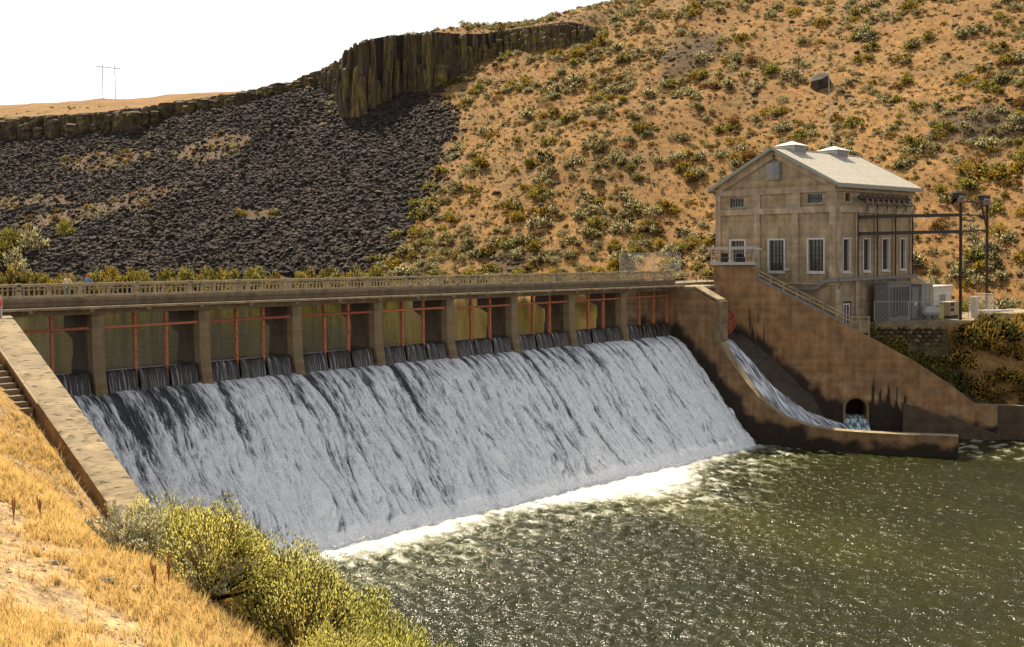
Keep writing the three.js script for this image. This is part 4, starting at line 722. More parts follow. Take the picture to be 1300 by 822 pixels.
// ---------------------------------------------------------------- powerhouse
{
  const t = thing('powerhouse', 'tan concrete powerhouse with pale gable roof and white framed windows', 'building', [78, 10.4, 4.6]);
  const xg = 70, xe = 87.35, zl = -2.6, zr = 11.7, yb = 10.4, ye = 24.55, zm = 4.7, yr = 28.62;
  const GW = [[-0.86, 1.09], [3.85, 5.86], [8.44, 10.38]], RW = [[71.68, 73.2], [75.9, 77.42], [80.01, 81.6], [84.14, 85.44]], y0 = 15.98, y1 = 19.4;
  const hole = (a, b, c, d) => { const h = new THREE.Path(); h.moveTo(a, c); h.lineTo(b, c); h.lineTo(b, d); h.lineTo(a, d); h.lineTo(a, c); return h; };
  const faceX = (sh, x, depth) => { const g = new THREE.ExtrudeGeometry(sh, { depth, bevelEnabled: false }); g.rotateY(Math.PI / 2); g.translate(x, 0, 0); return g; };   // shape x = -z
  const slope = (yr - ye) / (zr + 0.0 - zm);
  { // gable wall with openings
    const sh = new THREE.Shape([[-zl - 0.25, yb], [-zl - 0.25, ye], [-zm, yr - 0.15], [-zr + 0.25, ye], [-zr + 0.25, yb]].map(p => new THREE.Vector2(...p)));
    for (const [a, b] of GW) sh.holes.push(hole(-b, -a, y0, y1));
    sh.holes.push(hole(-0.88, 0.85, 22.84, 23.85)); sh.holes.push(hole(-10.12, -8.45, 22.95, 23.9));
    part('gable_wall', faceX(sh, xg + 0.22, 0.4), M.ph, t);
    const s2 = new THREE.Shape([[xg + 0.22, yb], [xg + 0.22, ye], [xe - 0.2, ye], [xe - 0.2, yb]].map(p => new THREE.Vector2(...p)));
    for (const [a, b] of RW) s2.holes.push(hole(a, b, y0, y1)); s2.holes.push(hole(72.3, 73.3, 23.1, 23.95)); s2.holes.push(hole(75.2, 86.2, 23.2, 24.0)); s2.holes.push(hole(71.9, 73.6, 10.4, 13.0));
    const g2 = new THREE.ExtrudeGeometry(s2, { depth: 0.4, bevelEnabled: false }); g2.translate(0, 0, zr - 0.62); part('yard_wall', g2, M.ph, t);
    part('rear_wall', bx(xg + 0.63, xe - 0.2, yb, ye, zl + 0.25, zl + 0.65), M.ph, t);
    part('end_wall', faceX(new THREE.Shape([[-zl - 0.66, yb], [-zl - 0.66, ye - 0.2], [-zm, yr - 0.4], [-zr + 0.63, ye - 0.2], [-zr + 0.63, yb]].map(p => new THREE.Vector2(...p))), xe - 0.6, 0.38), M.ph, t);
    part('floor', bx(xg + 0.65, xe - 0.65, 14.6, 14.8, zl + 0.7, zr - 0.65), M.girder, t);
  }
  // gable relief: corner pilasters, belts, raking band
  for (const [a, b] of [[zl, -1.95], [2.25, 2.95], [6.75, 7.45], [10.95, zr]]) part('pilaster', rbx(xg, xg + 0.218, 14.9, 21.97, a, b, 0.03), M.phTrim, t);
  for (const [a, b] of [[zl, -1.95], [1.95, 3.0], [6.7, 7.7], [10.7, zr]]) part('attic_post', bx(xg + 0.004, xg + 0.218, 22.62, 24.03, a, b), M.phTrim, t);
  part('belt', rbx(xg - 0.03, xg + 0.218, 21.975, 22.615, zl, zr, 0.02), M.phTrim, t);
  part('belt', rbx(xg - 0.03, xg + 0.218, 24.035, 24.62, zl, zr, 0.02), M.phTrim, t);
  for (const s of [-1, 1]) { const ze = s < 0 ? zl : zr, q = bar([xg + 0.10, ye + 0.12 - 0.1, ze], [xg + 0.10, yr - 0.42, zm], 0.24, 0.72); part('raking_band', q, M.phTrim, t); }
  part('plinth', rbx(xg - 0.05, xg + 0.20, 10.4, 14.88, zl, zr, 0.02), M.ph, t);
  part('base_ledge', rbx(xg - 0.22, xg - 0.055, 14.72, 14.92, zl, zr, 0.02), M.phTrim, t);
  // yard side relief
  for (const x of [71.25, 74.42, 78.53, 82.59, 86.6]) { part('pilaster', rbx(x - (x < 72 ? 1.15 : 0.3), x + (x < 72 ? 0.0 : 0.3), 10.4, 21.97, zr - 0.215, zr, 0.02), M.phTrim, t); if (x > 72) part('downpipe', bar([x + 0.02, 15.2, zr + 0.07], [x + 0.02, 22.0, zr + 0.07], 0.13, 0.13, true), M.dark, t); }
  part('belt', rbx(xg + 0.02, xe, 21.975, 22.6, zr - 0.215, zr + 0.03, 0.02), M.phTrim, t);
  part('belt', bx(xg + 0.02, xe, 24.1, 24.6, zr - 0.215, zr + 0.02), M.phTrim, t);
  // roof
  for (const s of [1, -1]) {
    const ez = s > 0 ? zr + 0.55 : zl - 0.55, ey = ye + 0.10, L = Math.hypot(ez - zm, yr - ey), a = Math.atan2(yr - ey, Math.abs(ez - zm));
    const slab = new THREE.BoxGeometry(xe - xg + 1.1, 0.16, L); slab.rotateX(s * a); slab.translate((xg + xe) / 2, (ey + yr) / 2 + 0.14, (ez + zm) / 2);
    const r = part('roof_slope', slab, M.roof, t);
    for (let x = xg - 0.3; x < xe + 0.4; x += 0.9) part('roof_seam', (() => { const g = new THREE.BoxGeometry(0.05, 0.05, L); g.rotateX(s * a); g.translate(x, (ey + yr) / 2 + 0.245, (ez + zm) / 2); return g; })(), M.roof, r);
    part('eave', bx(xg - 0.55, xe + 0.55, ey - 0.22, ey + 0.06, ez - 0.08, ez + 0.08), M.roofEdge, r);
    for (const x of [xg - 0.56, xe + 0.56]) part('verge', bar([x, ey + 0.05, ez], [x, yr + 0.16, zm], 0.07, 0.30), M.roofEdge, r);
  }
  part('ridge_cap', rbx(xg - 0.5, xe + 0.5, yr + 0.16, yr + 0.27, zm - 0.2, zm + 0.2, 0.02), M.roof, t);
  for (const [x, w] of [[73.5, 1.15], [82.3, 1.15]]) {
    const v = part('roof_vent', bx(x - w, x + w, yr - 0.6, yr + 0.55, zm - 1.0, zm + 1.0), M.galv, t);
    part('vent_cap', (() => { const g = new THREE.CylinderGeometry(0.2, 2.05, 0.5, 4, 1); g.rotateY(Math.PI / 4); g.scale(1, 1, 0.9); g.translate(x, yr + 0.82, zm); return g; })(), M.white, v);
    for (let k = 0; k < 4; k++) part('louvre', bx(x - w - 0.05, x + w + 0.05, yr - 0.1 + k * 0.16, yr - 0.04 + k * 0.16, zm + 1.0, zm + 1.06), M.steel, v);
  }
  // windows
  const win = (isX, a, b, c, d, white, nx, ny, open) => {
    const at = (u0, u1, v0, v1, o0, o1) => isX ? bx(xg + 0.25 + o0, xg + 0.25 + o1, v0, v1, u0, u1) : bx(u0, u1, v0, v1, zr - 0.25 - o1, zr - 0.25 - o0), fw = white ? 0.17 : 0.05;
    const w = part('window', at(a + 0.01, b - 0.01, c + 0.01, d - 0.01, 0.18, 0.20), M.glass, t);
    const fm = white ? M.white : M.steel, oo = white ? -0.12 : 0.1;
    part('frame', merge([at(a - 0.04, a + fw - 0.04, c - 0.04, d + 0.04, oo, 0.16), at(b - fw + 0.04, b + 0.04, c - 0.04, d + 0.04, oo, 0.16), at(a + fw - 0.04, b - fw + 0.04, d - fw + 0.04, d + 0.04, oo, 0.16), at(a + fw - 0.04, b - fw + 0.04, c - 0.04, c + fw - 0.04, oo, 0.16)]), fm, w);
    const bars = []; for (let i = 1; i < nx; i++) { const u = lerp(a, b, i / nx); bars.push(at(u - 0.02, u + 0.02, c + 0.1, d - 0.1, 0.10, 0.175)); } for (let i = 1; i < ny; i++) { const v = lerp(c, d, i / ny), h = i === Math.round(ny / 2) ? 0.045 : 0.02; bars.push(at(a + 0.1, b - 0.1, v - h, v + h, 0.105, 0.17)); }
    if (bars.length) part('glazing_bars', merge(bars), M.dark, w);
    part('sill', at(a - 0.12, b + 0.12, c - 0.16, c - 0.045, -0.2, 0.05), white ? M.white : M.phTrim, w);
  };
  for (const [a, b] of GW) win(true, a, b, y0, y1, true, 5, 8);
  for (const [a, b] of RW) win(false, a, b, y0, y1, true, 4, 8);
  win(true, -0.85, 0.88, 22.84, 23.85, false, 5, 3); win(true, 8.45, 10.12, 22.95, 23.9, false, 6, 2); win(false, 72.3, 73.3, 23.1, 23.95, false, 3, 2); win(false, 75.2, 86.2, 23.2, 24.0, false, 10, 1);
  // louvred vent box on the gable
  const lv = part('gable_vent', bx(xg - 0.12, xg + 0.21, 25.5, 27.25, 3.8, 5.45), M.greyLight, t); part('shutter', bx(xg - 0.17, xg - 0.125, 25.55, 27.2, 4.65, 5.4), M.steel, lv);
  for (let k = 0; k < 7; k++) part('slat', bx(xg - 0.2, xg - 0.175, 25.65 + k * 0.22, 25.76 + k * 0.22, 4.7, 5.35), M.steel, lv);
  // door to the yard
  const dr = part('door', bx(71.95, 73.55, 10.45, 12.95, zr - 0.45, zr - 0.38), M.dark, t); part('arch_trim', merge([bx(72.1, 72.25, 10.6, 12.6, zr - 0.37, zr - 0.3), bx(73.25, 73.4, 10.6, 12.6, zr - 0.37, zr - 0.3), bx(72.1, 73.4, 12.6, 12.8, zr - 0.37, zr - 0.3), bx(72.65, 72.8, 10.6, 12.5, zr - 0.37, zr - 0.3)]), M.white, dr);
  // grey cable duct round the base
  const d1 = [[69.55, 14.35, 7.6], [69.55, 14.35, 9.7], [69.6, 15.15, 10.9], [69.9, 15.25, 12.05], [86.9, 15.25, 12.05]];
  const duct = part('cable_duct', merge(d1.slice(1).map((p, i) => bar(d1[i], p, 0.30, 0.34))), M.steel, t);
  for (const x of [70.6, 73, 76, 79, 82, 85]) part('strut', bar([x, 15.1, 12.05], [x, 14.3, zr + 0.02], 0.08), M.steel, duct);
  // wall lamp and security camera
  const cm = part('wall_camera', bar([69.98, 16.0, 6.2], [69.55, 16.15, 6.35], 0.06), M.galv, t); part('camera_body', rbx(69.3, 69.6, 16.15, 16.35, 6.25, 6.75, 0.04), M.white, cm); part('junction_box', rbx(69.85, 69.98, 15.2, 15.6, 6.1, 6.4, 0.02), M.galv, cm);
  part('conduit', bar([69.96, 15.45, 3.9], [69.96, 15.45, 6.1], 0.06, 0.06, true), M.galv, t);
}
{ // high-voltage rack under the eaves
  const t = thing('insulator_rack', 'dark steel rack of insulators under the powerhouse eaves', 'insulator rack', [80, 23, 12.3]);
  part('beam', bar([74, 23.55, 12.1], [85.2, 23.55, 12.1], 0.22, 0.3), M.dark, t); part('beam', bar([74.3, 22.75, 12.85], [85.0, 22.75, 12.85], 0.1), M.dark, t);
  for (let k = 0; k < 6; k++) { const x = 74.4 + k * 2.1; part('bracket', bar([x, 23.6, 11.75], [x, 22.75, 12.85], 0.08), M.dark, t); part('hanger', bar([x, 22.75, 12.85], [x, 22.05, 12.85], 0.06), M.dark, t); part('hanger', bar([x + 1.0, 22.05, 12.0], [x, 22.75, 12.85], 0.05), M.dark, t); }
  for (let k = 0; k < 9; k++) { const x = 75 + k * 1.15, g = new THREE.CylinderGeometry(0.09, 0.13, 0.5, 10); g.translate(x, 23.15, 12.45); part('insulator', g, M.porcelain, t); }
}
{ // roof antenna
  const t = thing('antenna_mast', 'thin white antenna mast rising behind the powerhouse roof', 'antenna', [81.8, 28.4, 4.4]);
  part('mast', bar([81.8, 28.7, 4.35], [81.8, 38.4, 4.35], 0.09, 0.09, true), M.galv, t); part('base', rbx(81.6, 82, 28.5, 28.9, 3.4, 3.65, 0.03), M.steel, t);
}
{ // sheltered platform at the end of the dam
  const t = thing('gate_platform', 'small steel roofed platform with machinery on the abutment wall', 'platform', [63.2, 16.8, 4.2]);
  const P = (s, y, o) => { const q = abut(s, y, o); return [q.x, q.y, q.z]; };
  const slab = (s0, s1, ya, yb2, o0, o1) => { const g = bx(s0, s1, ya, yb2, o0, o1), p = g.attributes.position; for (let i = 0; i < p.count; i++) { const q = abut(p.getX(i), p.getY(i), p.getZ(i)); p.setXYZ(i, q.x, q.y, q.z); } g.computeVertexNormals(); return g; };
  part('deck', slab(-1.9, 2.5, 16.82, 17.1, -0.5, 2.8), M.galv, t);
  const rf = new THREE.ExtrudeGeometry(new THREE.Shape([[-2.3, 18.34], [-2.2, 18.60], [2.4, 18.68], [3.2, 18.36], [3.1, 18.26], [2.3, 18.36]].map(p => new THREE.Vector2(...p))), { depth: 3.6, bevelEnabled: false }); rf.translate(0, 0, -0.7); { const p = rf.attributes.position; for (let i = 0; i < p.count; i++) { const q = abut(p.getX(i), p.getY(i), p.getZ(i)); p.setXYZ(i, q.x, q.y, q.z); } rf.computeVertexNormals(); }
  part('roof', rf, M.galv, t);
  for (const s of [-1.8, 0.3, 2.3]) for (const o of [-0.4, 2.6]) part('post', bar(P(s, 17.1, o), P(s, 18.5, o), 0.1), M.galv, t);
  for (const y of [17.55, 18.0]) part('rail', bar(P(-1.8, y, -0.42), P(2.3, y, -0.42), 0.05, 0.05, true), M.steel, t);
  const mc = part('hoist', slab(-0.9, -0.2, 17.1, 18.0, 0.0, 1.4), M.dark, t); { const g = new THREE.CylinderGeometry(0.35, 0.35, 0.5, 16); g.rotateX(Math.PI / 2); const q = abut(1.0, 17.55, 0.9); g.translate(q.x, q.y, q.z); part('wheel', g, M.dark, mc); }
  part('motor', slab(0.6, 1.5, 17.1, 17.6, 0.0, 1.3), M.dark, t);
}
{ // stair railing down the abutment wall
  const t = thing('stair_railing', 'pale wooden stair railing stepping down the abutment wall', 'railing', [67, 12, 10]);
  const top = s => lerp(15.42, 10.75, (s - 2.6) / 8.95), P = (s, dy, o = 0.35) => { const q = abut(s, top(s) + dy, o); return [q.x, q.y, q.z]; };
  for (const dy of [0.92, 0.52]) part('rail', bar(P(2.65, dy), P(11.6, dy), 0.09, 0.12), M.rail, t);
  for (let k = 0; k < 8; k++) { const s = 2.7 + k * 1.26; part('post', bar(P(s, 0), P(s, 1.0), 0.12), M.rail, t); }
  part('stringer', bar(P(2.65, 0.08, 0.3), P(11.9, 0.0, 0.3), 0.22, 0.2), M.steel, t);
  const l = thing('stair_landing', 'pale timber landing with rails at the foot of the stair', 'landing', [69.6, 10.6, 14.1]);
  const Q = (s, y, o) => { const q = abut(s, y, o); return [q.x, q.y, q.z]; };
  part('floor', bar(Q(11.6, 10.62, 0.9), Q(13.4, 10.62, 0.9), 0.14, 1.2), M.rail, l);
  for (const s of [11.7, 12.5, 13.3]) part('post', bar(Q(s, 9.6, 0.35), Q(s, 11.7, 0.35), 0.14), M.rail, l);
  for (const y of [11.2, 11.65]) part('rail', bar(Q(11.6, y, 0.32), Q(13.4, y, 0.32), 0.10), M.rail, l);
}
// ---------------------------------------------------------------- the far bank: yard, mound, fill
const yardEdge = table([[70, 11.9], [73.9, 13.9], [78, 19.2], [83, 20.6], [91, 22], [130, 30]]);   // z of the yard's river edge by x
function rightBankY(x, z) {
  // s along and o behind the abutment / river wall line
  const s = (x - 63) * aT.x + (z - 4) * aT.z; let o = (x - 63) * aN.x + (z - 4) * aN.z, wallY = abutTop(clamp(s, 11, 60));
  if (s > 25) { const LT = V3(13.1, 0, 31.15).normalize(); const s2 = (x - 76.9) * LT.x + (z - 24.85) * LT.z; o = (x - 76.9) * LT.z - (z - 24.85) * LT.x; wallY = 3.2; void s2; }
  const e = z - yardEdge(x);                          // beyond the yard edge, towards the river
  if (e <= 0) return 10.7;
  const foot = wallY - 0.35, k = clamp(e / Math.max(0.5, e + Math.max(0.05, o - 0.9)));
  const steep = x < 79 ? Math.pow(k, 0.45) : k * k * (3 - 2 * k) * 0.8 + 0.2 * k;
  return lerp(10.7, Math.min(foot, 10.7), steep) + (x > 79 ? 0.9 * (fbm(x / 3, z / 3, 3) - 0.45) * sstep(0, 0.2, k) * sstep(1, 0.75, k) : 0);
}
{
  const t = new THREE.Group(); t.name = 'far_bank'; scene.add(t); tag(t, 'gravel yard beside the powerhouse and the golden bank below it', 'bank', null, 'structure');
  const xs = [], zs = []; for (let x = 66; x <= 132; x += 0.45) xs.push(x); for (let z = -6; z <= 62; z += 0.45) zs.push(z);
  const keep = (x, z) => { const s = (x - 63) * aT.x + (z - 4) * aT.z; if (s < 25) return ((x - 63) * aN.x + (z - 4) * aN.z) > 0.75; return (x - 76.9) * 0.9218 - (z - 24.85) * 0.3877 > 0.3; };
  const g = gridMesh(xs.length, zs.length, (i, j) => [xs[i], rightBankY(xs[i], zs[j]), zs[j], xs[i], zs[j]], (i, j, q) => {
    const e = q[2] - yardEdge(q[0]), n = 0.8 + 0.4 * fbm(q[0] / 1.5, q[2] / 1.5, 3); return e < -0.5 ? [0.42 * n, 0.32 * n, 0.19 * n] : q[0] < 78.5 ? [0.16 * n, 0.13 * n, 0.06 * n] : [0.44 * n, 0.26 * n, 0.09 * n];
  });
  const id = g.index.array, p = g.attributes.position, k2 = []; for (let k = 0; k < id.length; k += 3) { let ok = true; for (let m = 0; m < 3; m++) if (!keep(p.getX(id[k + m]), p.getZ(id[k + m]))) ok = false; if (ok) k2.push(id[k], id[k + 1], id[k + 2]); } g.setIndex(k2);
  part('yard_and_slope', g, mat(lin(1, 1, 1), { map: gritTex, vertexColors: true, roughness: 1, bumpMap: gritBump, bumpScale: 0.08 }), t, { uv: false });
  part('fill', bx(58.6, 70, 5, 14.5, -6, 2.1), M.wall, t);
  // ledge and rubble retaining wall under the yard
  const rw = thing('retaining_wall', 'rubble stone retaining wall with concrete ledge under the transformer yard', 'wall', [76, 10, 16.5]);
  part('ledge', bar([73.7, 10.62, 13.9], [78.1, 10.62, 19.3], 0.30, 0.8), M.pier, rw);
  const tn = V3(4.4, 0, 5.4).normalize(), nn = V3(-tn.z, 0, tn.x);
  for (let row = 0; row < 5; row++) for (let k = 0; k < 11; k++) { const s = (k + (row % 2) * 0.5) * 0.62 + rr(-0.06, 0.06), w = rr(0.24, 0.33), g2 = rockGeos[(k + row) & 3].clone(); g2.scale(w, w * 0.95, 0.26); g2.rotateY(Math.atan2(-tn.z, tn.x)); g2.translate(73.7 + tn.x * s + nn.x * 0.30, 10.3 - row * 0.40, 13.9 + tn.z * s + nn.z * 0.30); part('stone', g2, (k + row) % 3 ? M.pierStainShade : M.wall, rw); }
}
{ // yard equipment
  const Y = 10.7, tr = thing('transformer', 'large grey transformer tank against the powerhouse yard wall', 'transformer', [79.5, Y, 13]);
  part('tank', rbx(76.6, 81.6, Y, 14.7, 12.45, 14.0, 0.06), M.greyPaint, tr); for (let k = 0; k < 7; k++) part('fin', bx(77 + k * 0.62, 77.12 + k * 0.62, Y + 0.6, 14.3, 14.0, 14.2), M.greyPaint, tr); part('lid', rbx(76.5, 81.7, 14.7, 14.85, 12.35, 14.1, 0.03), M.steel, tr); part('bushing', new THREE.CylinderGeometry(0.14, 0.2, 0.38, 12).translate(80.8, 15.04, 13.2), M.porcelain, tr); part('bushing', new THREE.CylinderGeometry(0.14, 0.2, 0.38, 12).translate(80.0, 15.04, 13.2), M.porcelain, tr);
  const cb = thing('control_cabinet', 'tall dark grey control cabinet beside the transformer', 'cabinet', [83, Y, 13.3]);
  part('body', rbx(81.9, 83.6, Y, 14.2, 12.5, 13.9, 0.04), mat(lin(0.17, 0.175, 0.165), { map: metalTex, roughness: 0.6 }), cb); part('door', rbx(82.0, 83.5, Y + 0.15, 14.0, 13.9, 13.94, 0.015), M.greyPaint, cb); part('notice', bx(82.55, 82.95, 12.2, 12.6, 13.942, 13.95), M.white, cb); part('vent_pipe', bar([81.72, Y + 1.5, 13.6], [81.72, 14.6, 13.6], 0.24, 0.24, true), M.black, cb);
  const sh = thing('switchgear_housing', 'pale grey switchgear housing with small notice beside the dark cabinet', 'housing', [85, Y, 13.3]);
  part('body', rbx(83.9, 86.6, Y, 14.35, 12.6, 14.1, 0.05), M.greyLight, sh); part('roof', rbx(83.8, 86.7, 14.35, 14.5, 12.5, 14.2, 0.03), M.greyLight, sh); part('notice', bx(84.6, 85.05, 11.5, 11.9, 14.103, 14.11), M.white, sh); for (const x of [84.8, 85.7]) part('panel_seam', bx(x, x + 0.04, Y + 0.1, 14.3, 14.1, 14.12), M.greyPaint, sh);
  const ct = thing('white_shed', 'white metal shed with door at the back of the yard', 'shed', [95.5, Y, 10.2]);
  const cz = 11.2; part('wall', rbx(91.2, 97.8, Y, 13.75, cz - 3, cz, 0.04), M.white, ct); part('roof', rbx(91.0, 98.0, 13.75, 13.92, cz - 3.2, cz + 0.2, 0.03), M.white, ct); const d = part('door', bx(94.7, 96.2, Y + 0.05, 12.9, cz, cz + 0.05), M.greyLight, ct); part('handle', bx(95.95, 96.05, 11.7, 11.9, cz + 0.05, cz + 0.1), M.steel, d); part('panel_joint', bx(93, 93.06, Y, 13.7, cz, cz + 0.02), M.greyPaint, ct);
  const ln = thing('lean_to_roof', 'pale metal lean-to roof sloping from the powerhouse to the white shed', 'roof', [89, 14.4, 10]);
  part('sheet', (() => { const g = new THREE.BoxGeometry(4.6, 0.12, 3); g.rotateZ(-0.30); g.translate(89.2, 14.75, 10.2); return g; })(), M.white, ln); part('post', bar([91.0, Y, 11.2], [91.0, 14.1, 11.2], 0.12), M.galv, ln);
  const tk = thing('oil_tank', 'small horizontal grey oil tank on saddles in the yard', 'tank', [84.5, Y, 15]);
  { const g = new THREE.CapsuleGeometry(0.55, 1.1, 6, 20); g.rotateZ(Math.PI / 2); g.rotateY(-0.6); g.translate(84.2, Y + 0.85, 14.9); part('shell', g, M.galv, tk); for (const k of [-0.45, 0.45]) part('saddle', rbx(84.2 + k * 0.9 - 0.12, 84.2 + k * 0.9 + 0.12, Y, Y + 0.55, 14.7 + k * 0.3, 15.2 + k * 0.3, 0.02), M.steel, tk); }
  const ys = thing('yellow_locker', 'yellow metal locker standing between tank and beige cabinet', 'locker', [85.6, Y, 15.3]); part('body', rbx(85.0, 86.2, Y, 12.1, 15.0, 15.5, 0.03), M.yellow, ys); part('lid', rbx(84.95, 86.25, 12.1, 12.2, 14.95, 15.55, 0.02), M.yellow, ys);
  const bg = thing('beige_generator', 'beige generator cabinet with dark louvres beside the pole', 'generator', [87.6, Y, 15.4]); part('body', rbx(86.5, 88.9, Y + 0.3, 12.5, 14.8, 16.0, 0.05), M.beige, bg); part('skid', bx(86.5, 88.9, Y, Y + 0.29, 14.9, 15.9), M.dark, bg); for (let k = 0; k < 2; k++) part('louvre', bx(86.62, 87.5, Y + 0.75 + k * 0.55, Y + 1.15 + k * 0.55, 16.0, 16.03), M.dark, bg);
  const sb = thing('concrete_slab', 'pale concrete slab edge lit by the sun beyond the poles', 'slab', [97, Y, 18]); part('slab', rbx(92.5, 118, Y, Y + 0.45, 16.6, 20.6, 0.05), M.eroded, sb); for (let k = 0; k < 5; k++) part('pipe', bar([91 + k * 0.4, Y + 0.62, 16.2 + k * 0.5], [94 + k * 0.5, Y + 0.62, 17 + k * 0.5], 0.18, 0.18, true), M.white, sb);
  const mp = thing('orange_marker', 'short orange marker post inside the chain-link fence', 'marker', [92.4, Y, 16.8]); part('post', bar([92.4, Y, 16.9], [92.4, Y + 1.7, 16.9], 0.16, 0.05), mat(lin(0.75, 0.25, 0.03)), mp); part('foot', rbx(92.25, 92.55, Y, Y + 0.08, 16.8, 17.0, 0.02), M.steel, mp);
  const vl = thing('valve_stand', 'pale grey meter cabinet inside the chain-link fence', 'cabinet', [89.9, Y, 17.2]); part('body', rbx(89.5, 90.3, Y, 12.9, 17.0, 17.5, 0.03), M.greyLight, vl); part('cap', rbx(89.4, 90.4, 12.9, 13.0, 16.9, 17.6, 0.02), M.galv, vl);
  // fences
  const wireMat = M.galv;
  function fence(label, pts, h, y, mesh = 0.5) {
    const f = thing('chain_link_fence', label, 'fence', [pts[0][0], y, pts[0][1]]);
    for (let i = 0; i < pts.length; i++) part('post', bar([pts[i][0], y, pts[i][1]], [pts[i][0], y + h, pts[i][1]], 0.07, 0.07, true), M.galv, f);
    for (let i = 1; i < pts.length; i++) {
      const [a, b] = [pts[i - 1], pts[i]], L = Math.hypot(b[0] - a[0], b[1] - a[1]), ws = [];
      part('top_rail', bar([a[0], y + h - 0.03, a[1]], [b[0], y + h - 0.03, b[1]], 0.05, 0.05, true), M.galv, f);
      const P = (u, v) => [lerp(a[0], b[0], clamp(u / L)), y + clamp(v, 0.05, h - 0.05), lerp(a[1], b[1], clamp(u / L))];
      for (let u = -h; u < L; u += mesh) for (const s of [1, -1]) { let u0 = s > 0 ? u : u + h, u1 = s > 0 ? u + h : u, v0 = 0.05, v1 = h - 0.05; const c = (ua, va, ub, vb, U) => va + (vb - va) * (U - ua) / (ub - ua); const lo = Math.max(0, Math.min(u0, u1)), hi = Math.min(L, Math.max(u0, u1)); if (hi - lo < 0.05) continue; ws.push(bar(P(lo, c(u0, v0, u1, v1, lo)), P(hi, c(u0, v0, u1, v1, hi)), 0.012)); }
      const o = part('wire_mesh', merge(ws), wireMat, f); o.userData.kind = 'stuff';
    }
  }
  fence('chain-link fence along the edge of the transformer yard', [[73.9, 13.8], [76.4, 16.2], [78.1, 18.9]], 2.3, Y);
  fence('chain-link fence enclosing the cabinet by the sunlit slab', [[87.4, 17.6], [90.4, 18.4], [93.4, 17.9], [93.9, 15.9]], 2.5, Y, 0.4);
  fence('tall chain-link cage on the bridge end below the shrubs', [[56.6, -4.9], [59.2, -4.9], [62.2, -4.9], [64.6, -4.9], [66.8, -4.9]], 2.6, 15.5, 0.4);
}
{ // walkway from the bridge to the platform
  const t = thing('walkway', 'short concrete walkway with pipe railing joining the bridge to the powerhouse', 'walkway', [62.5, 14.8, -1]);
  part('deck', bx(58.7, 69.9, 14.84, 15.05, -4.6, 0.2), M.deck, t);
  for (const y of [15.55, 16.05]) part('rail', bar([58.9, y, 0.05], [66.8, y, 0.05], 0.06, 0.06, true), M.rail, t);
  for (let k = 0; k < 5; k++) part('post', bar([58.9 + k * 1.95, 15.05, 0.05], [58.9 + k * 1.95, 16.1, 0.05], 0.08, 0.08, true), M.rail, t);
  for (const y of [15.55, 16.05]) part('rail', bar([58.9, y, -4.5], [68, y, -4.5], 0.06, 0.06, true), M.rail, t);
}
{ // two-pole structure with beams from the powerhouse
  const t = thing('pole_structure', 'dark steel two-pole line structure beside the powerhouse yard', 'utility pole', [86, 10.7, 17]);
  const p1 = [85.4, 10.6, 17.6], p2 = [95.4, 10.6, 16.3];
  part('pole', bar(p1, [p1[0], 23.35, p1[2]], 0.34, 0.34, true), M.pole, t); part('pole', bar(p2, [p2[0], 23.5, p2[2]], 0.34, 0.34, true), M.pole, t);
  part('top_beam', bar([p1[0], 23.2, p1[2]], [p2[0], 23.2, p2[2]], 0.16), M.pole, t);
  part('bus_beam', bar([74.6, 21.55, 11.75], [p1[0], 21.75, p1[2]], 0.34), M.dark, t); part('bus_beam', bar([74.6, 19.85, 11.75], [p1[0], 20.0, p1[2]], 0.34), M.dark, t);
  part('bus_beam', bar([p1[0], 21.75, p1[2]], [p2[0], 21.9, p2[2]], 0.15), M.dark, t); part('bus_beam', bar([p1[0], 20.0, p1[2]], [p2[0], 20.25, p2[2]], 0.18), M.dark, t);
  part('brace', bar([93.2, 23.0, 16.58], [p2[0] - 0.1, 20.4, p2[2]], 0.16), M.pole, t);
  for (const [x, z, n] of [[85.0, 17.6, 3], [94.0, 16.5, 4]]) {
    const h = part('switch_box', rbx(x - 0.9, x + 1.0, 23.55, 24.1, z - 0.35, z + 0.35, 0.08), M.dark, t);
    for (let k = 0; k < n; k++) { const g = new THREE.CylinderGeometry(0.13, 0.18, 0.5, 10); g.translate(x - 0.7 + k * 0.5, 23.3, z + 0.25); part('insulator', g, M.porcelain, h); const c = new THREE.SphereGeometry(0.10, 8, 6); c.translate(x - 0.7 + k * 0.5, 23.62, z + 0.37); part('cap', c, M.white, h); }
  }
  for (let k = 0; k < 4; k++) part('pin_insulator', new THREE.CylinderGeometry(0.07, 0.1, 0.35, 8).translate(lerp(p1[0], p2[0], 0.22 + k * 0.14), 23.46, lerp(p1[2], p2[2], 0.22 + k * 0.14)), M.porcelain, t);
}
